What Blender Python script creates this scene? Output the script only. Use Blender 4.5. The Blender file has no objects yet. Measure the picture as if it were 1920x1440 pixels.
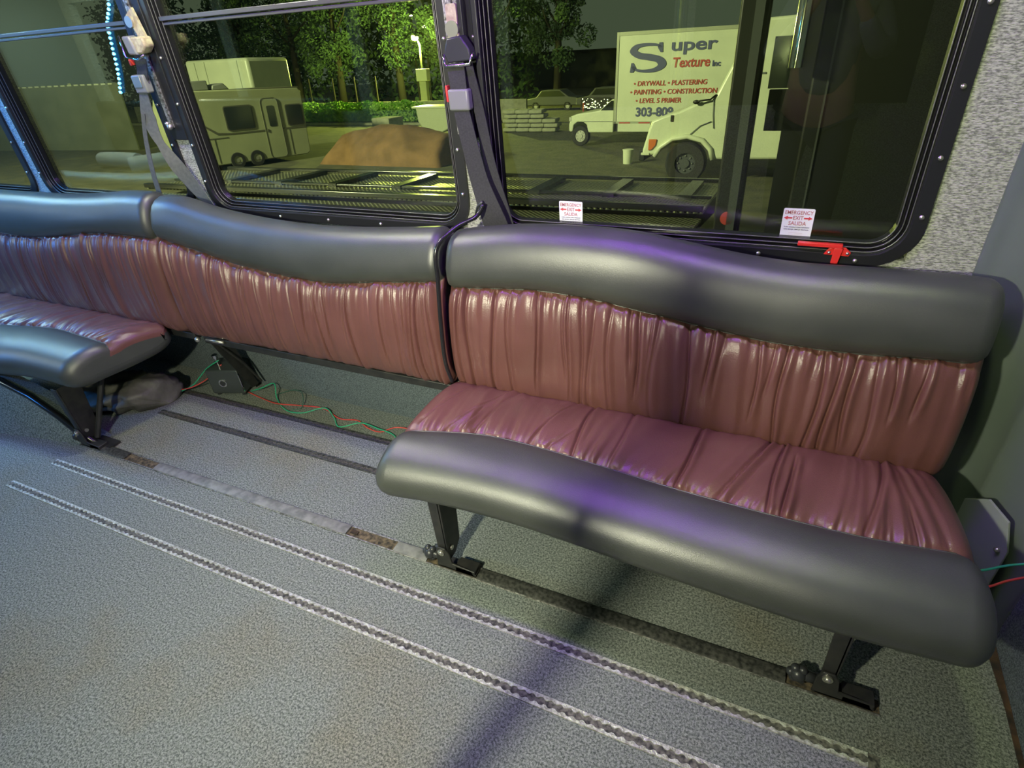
import bpy, bmesh, math, random
import numpy as np
from math import sin, cos, pi, radians, sqrt
from mathutils import Vector, Matrix

sc = bpy.context.scene
COL = sc.collection
random.seed(7)

# ------------------------------------------------------------------ camera
RC = ((0.90814, 0.17028, -0.38242), (0.41170, -0.52934, 0.74182), (-0.07648, -0.83113, -0.55076))
right = Vector((RC[0][0], RC[1][0], RC[2][0])).normalized()
fwd = Vector((RC[0][2], RC[1][2], RC[2][2])).normalized()
right = (right - fwd * right.dot(fwd)).normalized()
up = right.cross(fwd).normalized()
cam = bpy.data.cameras.new('camera')
cam.lens = 20.25; cam.sensor_width = 36; cam.clip_start = 0.02; cam.clip_end = 300
camo = bpy.data.objects.new('camera', cam); COL.objects.link(camo)
camo.matrix_world = Matrix(((right.x, up.x, -fwd.x, 0), (right.y, up.y, -fwd.y, 0), (right.z, up.z, -fwd.z, 1.5), (0, 0, 0, 1)))
sc.camera = camo

# ------------------------------------------------------------------ world, exposure
sc.view_settings.view_transform = 'Standard'; sc.view_settings.look = 'None'
sc.view_settings.gamma = 1; sc.view_settings.exposure = 0.0; sc.view_settings.use_curve_mapping = False
w = bpy.data.worlds.new('night'); sc.world = w; w.use_nodes = True
w.node_tree.nodes['Background'].inputs[0].default_value = (0.40, 0.50, 0.40, 1)
w.node_tree.nodes['Background'].inputs[1].default_value = 0.26

def area(name, loc, target, sx, sy, power, color, spread=180):
    l = bpy.data.lights.new(name, 'AREA'); l.shape = 'RECTANGLE'; l.size = sx; l.size_y = sy
    l.energy = power; l.color = color; l.spread = radians(spread)
    o = bpy.data.objects.new(name, l); COL.objects.link(o)
    d = Vector(target) - Vector(loc)
    o.rotation_euler = d.to_track_quat('-Z', 'X' if abs(d.x) < .9 * d.length and sx >= sy and False else 'Y').to_euler()
    o.location = loc
    return o
# interior lamps, the domes being added fill (each has its housing on the ceiling or wall, built below)
LIGHTS = dict(
    wall_bar=((-0.81, -0.645, 1.64), (-0.90, 1.3, 0.55), .09, .08, 30, (1.0, 1.0, .70), 105),
    puck_left=((-1.8, 1.33, 1.955), (-1.6, 0.9, 0), .10, .10, 15, (.95, 1.0, .66)),
    puck_right=((0.17, 0.98, 1.955), (0.35, 0.95, 0), .07, .07, 6, (.85, 1.0, .45)),
    puck_far=((-4.4, 1.2, 1.955), (-3.8, 0.9, 0), .12, .12, 26, (.62, 1.0, .80)),
    dome_fill_left=((-2.1, -0.15, 1.955), (-2.0, 0.0, 0), .9, .5, 5, (.66, 1.0, .62)),  # soft general fill, added over the left of the aisle
    dome_fill_right=((0.0, 0.05, 1.955), (0.05, 0.1, 0),   .7, .4, .8, (.90, 1.0, .74)),  # weak general fill, added over the right of the aisle
    strip_blue=((-4.0, 1.12, 1.95), (-4.0, 1.30, 0), 2.4, .03, 36, (.02, .25, 1.0)),
    strip_violet=((-1.5, 1.12, 1.95), (-1.5, 1.30, 0), 1.4, .03, 11, (.36, .10, 1.0)),
    strip_purple=((-0.35, 1.12, 1.95), (-0.35, 1.30, 0), .75, .03, 13, (.34, .05, 1.0)),
    blue_bar=((-4.1, -0.63, 1.86), (-3.5, 1.4, 0.75), .8, .05, 17, (.03, .28, 1.0), 75),
    dome_fill_far=((-5.7, -0.2, 1.955), (-5.7, 0, 0), .5, .3, 26, (.85, 1.0, .85)),  # added to brighten the opposite bench and paper rolls for their reflection
)
for n, a in LIGHTS.items():
    o = area(n, *a)
    if n.startswith('strip') or n.startswith('dome'):
        o.rotation_euler = (0.08 if n.startswith('strip') else 0, 0, 0)

# ------------------------------------------------------------------ outside frame: the lot falls away from the bus
EXA = radians(5.0)
EXT = Matrix.Translation((0, 1.8, -1.0)) @ Matrix.Rotation(-EXA, 4, 'X')
def ext_light(kind, name, loc, power, color, size=.1, target=None, spread=180):
    l = bpy.data.lights.new(name, kind); l.energy = power; l.color = color
    if kind == 'AREA': l.size = size; l.spread = radians(spread)
    else: l.shadow_soft_size = size
    o = bpy.data.objects.new(name, l); COL.objects.link(o)
    p = EXT @ Vector(loc); o.location = p
    if target:
        d = (EXT @ Vector(target)) - p; o.rotation_euler = d.to_track_quat('-Z', 'Y').to_euler()
    return o
ext_light('POINT', 'street_lamp_bulb', (-20.42, 29.60, 3.70), 14000, (.92, 1.0, .22), .22)
ext_light('AREA', 'yard_fill', (-17.0, -5.0, 9.0), 7500, (1.0, 1.0, .66), 1.2, (-7, 12, 0.5), 150)  # unseen flood added to light the truck sides facing the bus

# ------------------------------------------------------------------ materials
MATS = {}
def mat(name, col, rough=.5, metal=0, spec=.5, var=None, vscale=40, bump=0, bscale=60, emit=None, estr=1, detail=3, coat=0):
    m = bpy.data.materials.new(name); m.use_nodes = True; nt = m.node_tree; b = nt.nodes['Principled BSDF']
    b.inputs['Base Color'].default_value = (*col, 1); b.inputs['Roughness'].default_value = rough
    b.inputs['Metallic'].default_value = metal; b.inputs['Specular IOR Level'].default_value = spec
    b.inputs['Coat Weight'].default_value = coat
    tc = nt.nodes.new('ShaderNodeTexCoord')
    if var:
        n = nt.nodes.new('ShaderNodeTexNoise'); n.inputs['Scale'].default_value = vscale; n.inputs['Detail'].default_value = detail
        r = nt.nodes.new('ShaderNodeValToRGB'); r.color_ramp.elements[0].position = .35; r.color_ramp.elements[1].position = .65
        r.color_ramp.elements[0].color = (*col, 1); r.color_ramp.elements[1].color = (*var, 1)
        nt.links.new(tc.outputs['Object'], n.inputs['Vector']); nt.links.new(n.outputs['Fac'], r.inputs[0]); nt.links.new(r.outputs[0], b.inputs['Base Color'])
    if bump:
        n = nt.nodes.new('ShaderNodeTexNoise'); n.inputs['Scale'].default_value = bscale; n.inputs['Detail'].default_value = 4
        bp = nt.nodes.new('ShaderNodeBump'); bp.inputs['Strength'].default_value = bump; bp.inputs['Distance'].default_value = .01
        nt.links.new(tc.outputs['Object'], n.inputs['Vector']); nt.links.new(n.outputs['Fac'], bp.inputs['Height']); nt.links.new(bp.outputs[0], b.inputs['Normal'])
    if emit:
        b.inputs['Emission Color'].default_value = (*emit, 1); b.inputs['Emission Strength'].default_value = estr
    MATS[name] = m
    return m

def carpet(name, dark, light, tint, scale=260, bump=.6, patch=1.3):
    """speckled needle-punch carpet: dark/light fibres plus wide worn patches of another dye"""
    m = mat(name, dark, .95, spec=.15); nt = m.node_tree; b = nt.nodes['Principled BSDF']
    tc = nt.nodes.new('ShaderNodeTexCoord')
    n = nt.nodes.new('ShaderNodeTexNoise'); n.inputs['Scale'].default_value = scale; n.inputs['Detail'].default_value = 5; n.inputs['Roughness'].default_value = .85
    r = nt.nodes.new('ShaderNodeValToRGB'); r.color_ramp.elements[0].position = .42; r.color_ramp.elements[1].position = .60
    r.color_ramp.elements[0].color = (*dark, 1); r.color_ramp.elements[1].color = (*light, 1)
    p = nt.nodes.new('ShaderNodeTexNoise'); p.inputs['Scale'].default_value = patch; p.inputs['Detail'].default_value = 5; p.inputs['Roughness'].default_value = .6
    pr = nt.nodes.new('ShaderNodeValToRGB'); pr.color_ramp.elements[0].position = .52; pr.color_ramp.elements[1].position = .72
    mx = nt.nodes.new('ShaderNodeMix'); mx.data_type = 'RGBA'; mx.blend_type = 'MULTIPLY'; mx.inputs['B'].default_value = (*tint, 1)
    for t in (n, p): nt.links.new(tc.outputs['Object'], t.inputs['Vector'])
    nt.links.new(n.outputs['Fac'], r.inputs[0]); nt.links.new(p.outputs['Fac'], pr.inputs[0])
    nt.links.new(pr.outputs[0], mx.inputs['Factor']); nt.links.new(r.outputs[0], mx.inputs['A']); nt.links.new(mx.outputs['Result'], b.inputs['Base Color'])
    bp = nt.nodes.new('ShaderNodeBump'); bp.inputs['Strength'].default_value = bump; bp.inputs['Distance'].default_value = .004
    nt.links.new(n.outputs['Fac'], bp.inputs['Height']); nt.links.new(bp.outputs[0], b.inputs['Normal'])
    return m
carpet('floor_carpet', (.060, .072, .066), (.315, .335, .310), (1.0, .86, .68), 170, .45)
carpet('dark_carpet', (.05, .066, .075), (.20, .235, .25), (1, .97, .93), 230, .7)
def ribbed(name, dark, light):
    m = mat(name, dark, .95, spec=.15); nt = m.node_tree; b = nt.nodes['Principled BSDF']
    tc = nt.nodes.new('ShaderNodeTexCoord'); mp = nt.nodes.new('ShaderNodeMapping'); mp.inputs['Scale'].default_value = (130, 60, 400)
    n = nt.nodes.new('ShaderNodeTexNoise'); n.inputs['Scale'].default_value = 1; n.inputs['Detail'].default_value = 3
    r = nt.nodes.new('ShaderNodeValToRGB'); r.color_ramp.elements[0].position = .35; r.color_ramp.elements[1].position = .62
    r.color_ramp.elements[0].color = (*dark, 1); r.color_ramp.elements[1].color = (*light, 1)
    nt.links.new(tc.outputs['Object'], mp.inputs[0]); nt.links.new(mp.outputs[0], n.inputs['Vector']); nt.links.new(n.outputs['Fac'], r.inputs[0]); nt.links.new(r.outputs[0], b.inputs['Base Color'])
    bp = nt.nodes.new('ShaderNodeBump'); bp.inputs['Strength'].default_value = .8; bp.inputs['Distance'].default_value = .004
    nt.links.new(n.outputs['Fac'], bp.inputs['Height']); nt.links.new(bp.outputs[0], b.inputs['Normal'])
ribbed('wall_carpet', (.17, .18, .16), (.50, .51, .45))
mat('maroon', (.112, .045, .038), .33, spec=.65, var=(.135, .056, .048), vscale=6, bump=.12, bscale=300)
mat('vinyl', (.038, .042, .037), .41, spec=.9, var=(.048, .052, .046), vscale=9, bump=.10, bscale=420)
mat('black_frame', (.016, .017, .018), .35, spec=.5)
mat('black_gloss', (.012, .012, .013), .22, spec=.6)
mat('rib_metal', (.16, .16, .155), .35, metal=.6)
mat('black_steel', (.020, .021, .022), .45, metal=.2, var=(.035, .034, .033), vscale=30)
mat('alu', (.42, .42, .40), .42, metal=.55, var=(.10, .095, .085), vscale=120, bump=.3, bscale=200)
mat('alu_rail', (.68, .68, .62), .4, metal=.45, var=(.30, .29, .25), vscale=110, bump=.5, bscale=300)
mat('slot', (.02, .02, .02), .8, var=(.16, .15, .13), vscale=90)
mat('slot_dark', (.012, .012, .012), .8, var=(.10, .09, .07), vscale=200)
mat('dull_rail', (.03, .032, .03), .5, metal=.4, var=(.11, .11, .10), vscale=90)
mat('rail_cover', (.22, .22, .20), .6, var=(.12, .12, .11), vscale=35)
mat('dirt', (.02, .017, .012), .9, var=(.16, .12, .07), vscale=60)
mat('rust', (.015, .012, .009), .9, var=(.085, .045, .020), vscale=22, bump=.8, bscale=40)
mat('chrome', (.75, .76, .76), .12, metal=1)
mat('bolt', (.62, .60, .55), .3, metal=.9)
mat('panel_grey', (.105, .128, .114), .38, spec=.45, var=(.118, .142, .126), vscale=5)
mat('plate_grey', (.22, .25, .23), .45)
mat('ceiling_vinyl', (.16, .17, .165), .6)
mat('belt', (.018, .019, .020), .75, var=(.03, .03, .032), vscale=200)
mat('belt_grey', (.10, .11, .10), .7, var=(.13, .14, .125), vscale=90)
mat('plastic', (.03, .032, .036), .35)
mat('plastic_grey', (.20, .21, .20), .35)
mat('tag_yellow', (.55, .52, .30), .6, var=(.35, .28, .18), vscale=60)
mat('red_paint', (.62, .03, .025), .3)
mat('red_plastic', (.60, .05, .04), .4)
mat('sticker', (.78, .80, .80), .45)
mat('ink_red', (.60, .06, .07), .5)
mat('ink_pale', (.42, .13, .14), .5)
mat('ink_dark', (.10, .10, .16), .5)
mat('wire_red', (.55, .06, .05), .4)
mat('wire_green', (.03, .36, .20), .4)
mat('wire_dark', (.03, .12, .09), .4)
mat('paper', (.78, .80, .80), .8)
mat('cardboard', (.20, .13, .07), .9)
mat('tarp', (.07, .068, .058), .55, var=(.12, .115, .10), vscale=12, bump=.5, bscale=25)
mat('cloth_shirt', (.16, .17, .20), .8); mat('skin', (.42, .26, .19), .5); mat('jeans', (.03, .04, .06), .85); mat('hair', (.02, .015, .012), .6)
mat('box_face', (.07, .08, .085), .25, metal=.3)
mat('lens_white', (.9, .9, .85), .3, emit=(1, 1, .85), estr=3)
mat('led_blue', (.1, .3, .6), .3, emit=(.12, .50, 1.0), estr=55)
mat('led_body', (.02, .05, .09), .3, emit=(.02, .16, .5), estr=2.5)
# outside
mat('asphalt', (.060, .062, .040), .9, var=(.105, .100, .060), vscale=2.2, bump=.3, bscale=20)
mat('lot_soil', (.10, .085, .05), .95, var=(.15, .12, .07), vscale=3, bump=.5, bscale=8)
mat('orange_soil', (.135, .075, .032), .95, var=(.20, .11, .05), vscale=2.5, bump=.7, bscale=9)
mat('white_paint', (.62, .66, .50), .35, spec=.5, var=(.56, .60, .46), vscale=2)
mat('camper_skin', (.36, .38, .24), .5, var=(.31, .33, .21), vscale=1.5)
mat('camper_trim', (.10, .10, .07), .5)
mat('dark_glass', (.02, .025, .022), .12, spec=.6)
mat('tyre', (.018, .018, .017), .85)
mat('hub', (.45, .46, .42), .35, metal=.7)
mat('amber', (.55, .14, .03), .3)
mat('ink_navy', (.055, .065, .17), .5)
mat('ink_brick', (.42, .05, .04), .5)
mat('ink_grey', (.13, .15, .15), .5)
mat('black_outside', (.010, .011, .010), .5, spec=.4)
mat('grey_outside', (.055, .060, .065), .45)
mat('concrete', (.36, .37, .27), .9, var=(.26, .27, .19), vscale=6, bump=.4, bscale=15)
mat('plaster_fence', (.11, .125, .085), .9, var=(.15, .165, .12), vscale=1.2)
mat('leaf', (.11, .25, .04), .7, var=(.26, .42, .10), vscale=4)
mat('tree_leaf', (.022, .048, .026), .8, var=(.045, .085, .045), vscale=2)
mat('bark', (.025, .022, .016), .9)
mat('lamp_glow', (1, 1, .6), .4, emit=(1, 1, .35), estr=260)
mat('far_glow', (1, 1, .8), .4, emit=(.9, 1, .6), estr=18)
mat('galv', (.30, .32, .24), .5, metal=.3)
mat('cyan_trim', (.10, .30, .36), .5)
mat('tank', (.38, .42, .27), .5)
def deck_mat():
    m = mat('mesh_deck', (.10, .10, .06), .38, metal=.8); nt = m.node_tree; b = nt.nodes['Principled BSDF']
    tc = nt.nodes.new('ShaderNodeTexCoord'); mp = nt.nodes.new('ShaderNodeMapping'); mp.inputs['Rotation'].default_value = (0, 0, radians(45)); mp.inputs['Scale'].default_value = (18, 18, 18)
    ck = nt.nodes.new('ShaderNodeTexVoronoi'); ck.inputs['Scale'].default_value = 1.0; ck.inputs['Randomness'].default_value = 0
    rp = nt.nodes.new('ShaderNodeValToRGB'); rp.color_ramp.elements[0].position = .28; rp.color_ramp.elements[1].position = .40; rp.color_ramp.elements[0].color = (.010, .010, .008, 1); rp.color_ramp.elements[1].color = (.40, .40, .28, 1); nt.links.new(ck.outputs['Distance'], rp.inputs[0]); nt.links.new(rp.outputs[0], b.inputs['Base Color'])
    bp = nt.nodes.new('ShaderNodeBump'); bp.inputs['Strength'].default_value = 1; bp.inputs['Distance'].default_value = .03
    nt.links.new(tc.outputs['Object'], mp.inputs[0]); nt.links.new(mp.outputs[0], ck.inputs['Vector']); nt.links.new(ck.outputs['Distance'], bp.inputs['Height']); nt.links.new(bp.outputs[0], b.inputs['Normal'])
deck_mat()
def glass_mat():
    m = bpy.data.materials.new('tinted_glass'); m.use_nodes = True; nt = m.node_tree; nt.nodes.clear()
    out = nt.nodes.new('ShaderNodeOutputMaterial'); mix = nt.nodes.new('ShaderNodeMixShader')
    tr = nt.nodes.new('ShaderNodeBsdfTransparent'); tr.inputs[0].default_value = (.74, .78, .65, 1)
    gl = nt.nodes.new('ShaderNodeBsdfGlossy'); gl.inputs['Roughness'].default_value = 0.0; gl.inputs[0].default_value = (.95, 1.0, .88, 1)
    fr = nt.nodes.new('ShaderNodeFresnel'); ge = nt.nodes.new('ShaderNodeNewGeometry'); ma = nt.nodes.new('ShaderNodeMath'); ma.operation = 'MULTIPLY_ADD'
    ma.inputs[1].default_value = -(1.75 - 1 / 1.75); ma.inputs[2].default_value = 1.75; nt.links.new(ge.outputs['Backfacing'], ma.inputs[0]); nt.links.new(ma.outputs[0], fr.inputs[0])
    nt.links.new(fr.outputs[0], mix.inputs[0]); nt.links.new(tr.outputs[0], mix.inputs[1]); nt.links.new(gl.outputs[0], mix.inputs[2]); nt.links.new(mix.outputs[0], out.inputs[0])
    MATS['tinted_glass'] = m
glass_mat()

# ------------------------------------------------------------------ object helpers
def link(o, parent=None, smooth=False):
    COL.objects.link(o)
    if parent: o.parent = parent
    return o
def mesh_obj(name, verts, faces, m, parent=None, smooth=False, bevel=0, bseg=2, auto=None):
    me = bpy.data.meshes.new(name); me.from_pydata([tuple(v) for v in verts], [], [tuple(f) for f in faces])
    bm = bmesh.new(); bm.from_mesh(me); bmesh.ops.recalc_face_normals(bm, faces=bm.faces); bm.to_mesh(me); bm.free()
    me.materials.append(MATS[m]); o = bpy.data.objects.new(name, me); link(o, parent)
    if smooth:
        me.polygons.foreach_set('use_smooth', [True] * len(me.polygons))
        if auto is not None: me.set_sharp_from_angle(angle=radians(auto))
    if bevel:
        b = o.modifiers.new('bevel', 'BEVEL'); b.width = bevel; b.segments = bseg; b.limit_method = 'ANGLE'
        if not smooth:
            me.polygons.foreach_set('use_smooth', [True] * len(me.polygons)); me.set_sharp_from_angle(angle=radians(50))
    return o
class MB:
    def __init__(s): s.v = []; s.f = []
    def add(s, vs, fs, M=None):
        n = len(s.v); s.v += [tuple((M @ Vector(v)) if M else v) for v in vs]; s.f += [tuple(i + n for i in f) for f in fs]; return s
    def box(s, x0, x1, y0, y1, z0, z1, M=None):
        vs = [(x, y, z) for x in (x0, x1) for y in (y0, y1) for z in (z0, z1)]
        return s.add(vs, [(0, 1, 3, 2), (4, 6, 7, 5), (0, 4, 5, 1), (2, 3, 7, 6), (0, 2, 6, 4), (1, 5, 7, 3)], M)
    def prism(s, poly, a0, a1, axis='y', M=None):
        def p(q, a): return {'y': (q[0], a, q[1]), 'x': (a, q[0], q[1]), 'z': (q[0], q[1], a)}[axis]
        n = len(poly); vs = [p(q, a0) for q in poly] + [p(q, a1) for q in poly]
        fs = [tuple(range(n)), tuple(range(n, 2 * n))[::-1]] + [(i, (i + 1) % n, n + (i + 1) % n, n + i) for i in range(n)]
        return s.add(vs, fs, M)
    def tube(s, pts, r, seg=10, cap=True, M=None):
        pts = [Vector(p) for p in pts]; n = len(pts); vs = []; fs = []
        rr = r if hasattr(r, '__len__') else [r] * n
        up0 = Vector((0, 0, 1)); prev = None
        for i, p in enumerate(pts):
            t = (pts[min(i + 1, n - 1)] - pts[max(i - 1, 0)]).normalized()
            a = prev if prev is not None else (up0 if abs(t.z) < .9 else Vector((1, 0, 0)))
            a = (a - t * a.dot(t)).normalized(); b = t.cross(a); prev = a
            vs += [tuple(p + (a * cos(2 * pi * k / seg) + b * sin(2 * pi * k / seg)) * rr[i]) for k in range(seg)]
        for i in range(n - 1):
            for k in range(seg):
                fs.append((i * seg + k, i * seg + (k + 1) % seg, (i + 1) * seg + (k + 1) % seg, (i + 1) * seg + k))
        if cap: fs += [tuple(range(seg))[::-1], tuple(range((n - 1) * seg, n * seg))]
        return s.add(vs, fs, M)
    def cyl(s, p0, p1, r, seg=20, M=None): return s.tube([p0, p1], r, seg, True, M)
    def ring(s, c, axis, r_out, r_in, w, seg=28):
        """washer / tyre with a hole"""
        c = Vector(c); ax = Vector(axis).normalized(); a = ax.orthogonal().normalized(); b = ax.cross(a); vs = []
        for k in range(seg):
            d = a * cos(2 * pi * k / seg) + b * sin(2 * pi * k / seg)
            for (r, h) in ((r_in, -w / 2), (r_out * .93, -w / 2), (r_out, -w / 3), (r_out, w / 3), (r_out * .93, w / 2), (r_in, w / 2)): vs.append(tuple(c + d * r + ax * h))
        fs = [(k * 6 + j, k * 6 + (j + 1) % 6, ((k + 1) % seg) * 6 + (j + 1) % 6, ((k + 1) % seg) * 6 + j) for k in range(seg) for j in range(6)]
        return s.add(vs, fs)
    def ico(s, c, r, sub=2, jit=0, sq=(1, 1, 1)):
        bm = bmesh.new(); bmesh.ops.create_icosphere(bm, subdivisions=sub, radius=1)
        vs = [tuple(Vector(c) + Vector((v.co.x * sq[0], v.co.y * sq[1], v.co.z * sq[2])) * r * (1 + random.uniform(-jit, jit))) for v in bm.verts]
        fs = [tuple(q.index for q in f.verts) for f in bm.faces]; bm.free(); return s.add(vs, fs)
    def build(s, name, m, parent=None, **k): return mesh_obj(name, s.v, s.f, m, parent, **k)

def tag(o, label=None, cat=None, group=None, kind=None):
    if label: o['label'] = label
    if cat: o['category'] = cat
    if group: o['group'] = group
    if kind: o['kind'] = kind
    return o
def empty(name, loc=(0, 0, 0), M=None):
    o = bpy.data.objects.new(name, None); COL.objects.link(o); o.empty_display_size = .05
    if M: o.matrix_world = M
    else: o.location = loc
    return o
def copy_tree(o, parent=None):
    c = o.copy(); COL.objects.link(c)
    if parent: c.parent = parent
    for ch in list(o.children): copy_tree(ch, c)
    return c
def smoothstep(a, b, x): t = min(1, max(0, (x - a) / (b - a))); return t * t * (3 - 2 * t)
def catmull(pts, n):
    P = np.array(pts, float); seg = np.linalg.norm(np.diff(P, axis=0), axis=1) ** .5; t = np.r_[0, np.cumsum(seg)]
    Q = np.vstack([2 * P[0] - P[1], P, 2 * P[-1] - P[-2]]); tt = np.r_[t[0] - seg[0], t, t[-1] + seg[-1]]
    out = []
    L = np.linalg.norm(np.diff(P, axis=0), axis=1); cum = np.r_[0, np.cumsum(L)] / L.sum()
    for u in np.linspace(0, 1, n):
        i = min(len(P) - 2, int(np.searchsorted(cum, u, side='right') - 1)); f = (u - cum[i]) / (cum[i + 1] - cum[i]); x = t[i] + f * (t[i + 1] - t[i])
        p0, p1, p2, p3 = Q[i:i + 4]; t0, t1, t2, t3 = tt[i:i + 4]
        A1 = (t1 - x) / (t1 - t0) * p0 + (x - t0) / (t1 - t0) * p1; A2 = (t2 - x) / (t2 - t1) * p1 + (x - t1) / (t2 - t1) * p2; A3 = (t3 - x) / (t3 - t2) * p2 + (x - t2) / (t3 - t2) * p3
        B1 = (t2 - x) / (t2 - t0) * A1 + (x - t0) / (t2 - t0) * A2; B2 = (t3 - x) / (t3 - t1) * A2 + (x - t1) / (t3 - t1) * A3
        out.append((t2 - x) / (t2 - t1) * B1 + (x - t1) / (t2 - t1) * B2)
    return np.array(out)
FONT = None
def text(string, size, m, name='lettering', parent=None, M=None, depth=.0006, bold=0, xs=1, shear=0, align='CENTER'):
    cu = bpy.data.curves.new(name, 'FONT'); cu.body = string; cu.size = size; cu.extrude = depth; cu.offset = bold; cu.shear = shear
    cu.align_x = align; cu.align_y = 'CENTER'; cu.resolution_u = 4
    t = bpy.data.objects.new('tmp', cu); COL.objects.link(t)
    dg = bpy.context.evaluated_depsgraph_get(); me = bpy.data.meshes.new_from_object(t.evaluated_get(dg)); bpy.data.objects.remove(t)
    me.materials.clear(); me.materials.append(MATS[m])
    me.transform(Matrix.Rotation(pi / 2, 4, 'X') @ Matrix.Diagonal((xs, 1, 1, 1)))   # stands up, facing -y
    if M: me.transform(M)
    o = bpy.data.objects.new(name, me); link(o, parent); return o

# ================================================================== BUS SHELL
Y0, YW, ZC = -0.72, 1.64, 2.02
XL, XR = -6.4, 0.69
tag(MB().box(XL, 1.6, Y0, YW + .06, -.05, 0).build('floor', 'floor_carpet'), kind='structure')
tag(MB().box(XL, 1.6, Y0, YW + .06, ZC, ZC + .05).build('ceiling', 'ceiling_vinyl'), kind='structure')

WINS = [(-0.875, .31), (-2.14, -.936), (-3.25, -2.22), (-4.45, -3.32), (-5.65, -4.52)]
ZB, ZT = .865, 1.80
wb = MB(); wb.box(XL, .435, YW, YW + .07, 0, ZB + .02).box(XL, .435, YW, YW + .07, ZT - .02, ZC)
xs = [.435]
for a, b in WINS: xs += [b - .02, a + .02]
xs.append(XL)
for i in range(0, len(xs), 2):
    if xs[i] > xs[i + 1]: wb.box(xs[i + 1], xs[i], YW, YW + .07, ZB + .02, ZT - .02)
# rounded corner fillers are covered by the flanges
wall = tag(wb.build('wall_back', 'wall_carpet'), kind='structure')
MB().box(XL, .435, YW - .006, YW - .0002, 0, .62).build('carpet_panel', 'dark_carpet', wall)

def rrect(x0, x1, z0, z1, r, n=8):
    pts = []
    for cx, cz, a in ((x1 - r, z0 + r, -90), (x1 - r, z1 - r, 0), (x0 + r, z1 - r, 90), (x0 + r, z0 + r, 180)):
        for k in range(n + 1):
            t = radians(a + 90 * k / n); pts.append((cx + r * cos(t), cz + r * sin(t)))
    return pts
def frame_sweep(x0, x1, z0, z1, r, prof):
    mb = MB(); rings = []
    for d, y in prof: rings.append([(p[0], y, p[1]) for p in rrect(x0 + d, x1 - d, z0 + d, z1 - d, max(.012, r - d))])
    n = len(rings[0]); vs = [v for q in rings for v in q]; fs = []
    for i in range(len(prof) - 1):
        for k in range(n): fs.append((i * n + k, i * n + (k + 1) % n, (i + 1) * n + (k + 1) % n, (i + 1) * n + k))
    return mb.add(vs, fs)
def window(idx, x0, x1, rail):
    fl = [(0, YW + .001), (0, YW - .010), (.030, YW - .013), (.032, YW - .004), (.034, YW - .004)]
    fr = tag(frame_sweep(x0, x1, ZB, ZT, .115, fl).build('window_%d' % idx, 'black_frame'), kind='structure')
    frame_sweep(x0, x1, ZB, ZT, .115, [(.033, YW + .03), (.034, YW - .002), (.038, YW - .002), (.039, YW + .012), (.043, YW + .012), (.044, YW + .004), (.047, YW + .004), (.048, YW + .02), (.052, YW + .02), (.053, YW + .014), (.056, YW + .014), (.058, YW + .034)]).build('inner_frame', 'black_gloss', fr)
    for d, y, rr in ((.0365, YW - .003, .0016), (.0456, YW + .003, .0014), (.055, YW + .012, .0015)):
        q = rrect(x0 + d, x1 - d, ZB + d, ZT - d, .115 - d); q.append(q[0])
        MB().tube([(a, y, b) for a, b in q], rr, 6, False).build('frame_rib', 'rib_metal', fr, smooth=True)
    MB().box(x0 + .05, x1 - .05, YW + .030, YW + .035, ZB + .05, ZT - .05).build('glass', 'tinted_glass', fr)
    if rail:
        MB().box(x0 + .05, x1 - .05, YW + .012, YW + .028, 1.525, 1.535).box(x0 + .05, x1 - .05, YW + .006, YW + .028, 1.538, 1.552).build('sash_rail', 'rib_metal', fr, bevel=.002)
    ps = []
    for z in (1.43, 1.28, 1.135, 1.0): ps += [(x0 + .016, z), (x1 - .016, z)]
    for k in range(5): ps.append((x0 + .13 + k * (x1 - x0 - .26) / 4, ZB + .016))
    proto = None
    for x, z in ps:
        if proto is None:
            s = MB(); s.ico((0, 0, 0), .0042, 2, 0, (1, .6, 1)); s.cyl((0, .003, 0), (0, 0, 0), .0055, 14)
            proto = s.build('screw', 'bolt', fr, smooth=True); o = proto
        else: o = proto.copy(); COL.objects.link(o); o.parent = fr
        o.location = (x, YW - .0155, z)
    return fr
W = [window(i + 1, a, b, i > 0) for i, (a, b) in enumerate(WINS)]

# right partition: folded grey sheet metal, then dark carpeted side
poly = [(.435, 1.70), (.435, 1.632), (.47, 1.60), (.545, 1.575), (.572, 1.545), (.590, 1.49), (.597, 1.485), (.690, 1.30), (.78, 1.30), (.78, 1.70)]
tag(MB().prism(poly, 0.0, ZC, 'z').build('trim_right', 'panel_grey', bevel=.004), kind='structure')
tag(MB().box(XR, XR + .09, Y0, 1.2995, 0, ZC).build('wall_right', 'dark_carpet'), kind='structure')
tag(MB().box(XL - .06, XL, Y0, YW + .06, 0, ZC).build('wall_left', 'dark_carpet'), kind='structure')
# opposite wall with its own window openings
of = MB().box(XL, 1.6, Y0 - .07, Y0, 0, .87).box(XL, 1.6, Y0 - .07, Y0, 1.8, ZC)
xo = [XL, -5.6, -4.5, -4.35, -3.2, -3.1, -2.0, -1.9, -.8, -.7, .5, 1.6]
for i in range(0, len(xo), 2):
    if i + 1 < len(xo): of.box(xo[i], min(xo[i] + .12, 1.6), Y0 - .07, Y0, .87, 1.8)
of.box(1.2, 1.6, Y0 - .07, Y0, .87, 1.8)
tag(of.build('wall_front', 'wall_carpet'), kind='structure')
tag(MB().box(-5.6, 1.3, Y0 - .05, Y0 - .04, .85, 1.82).build('window_6', 'dark_glass'), kind='structure')

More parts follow.
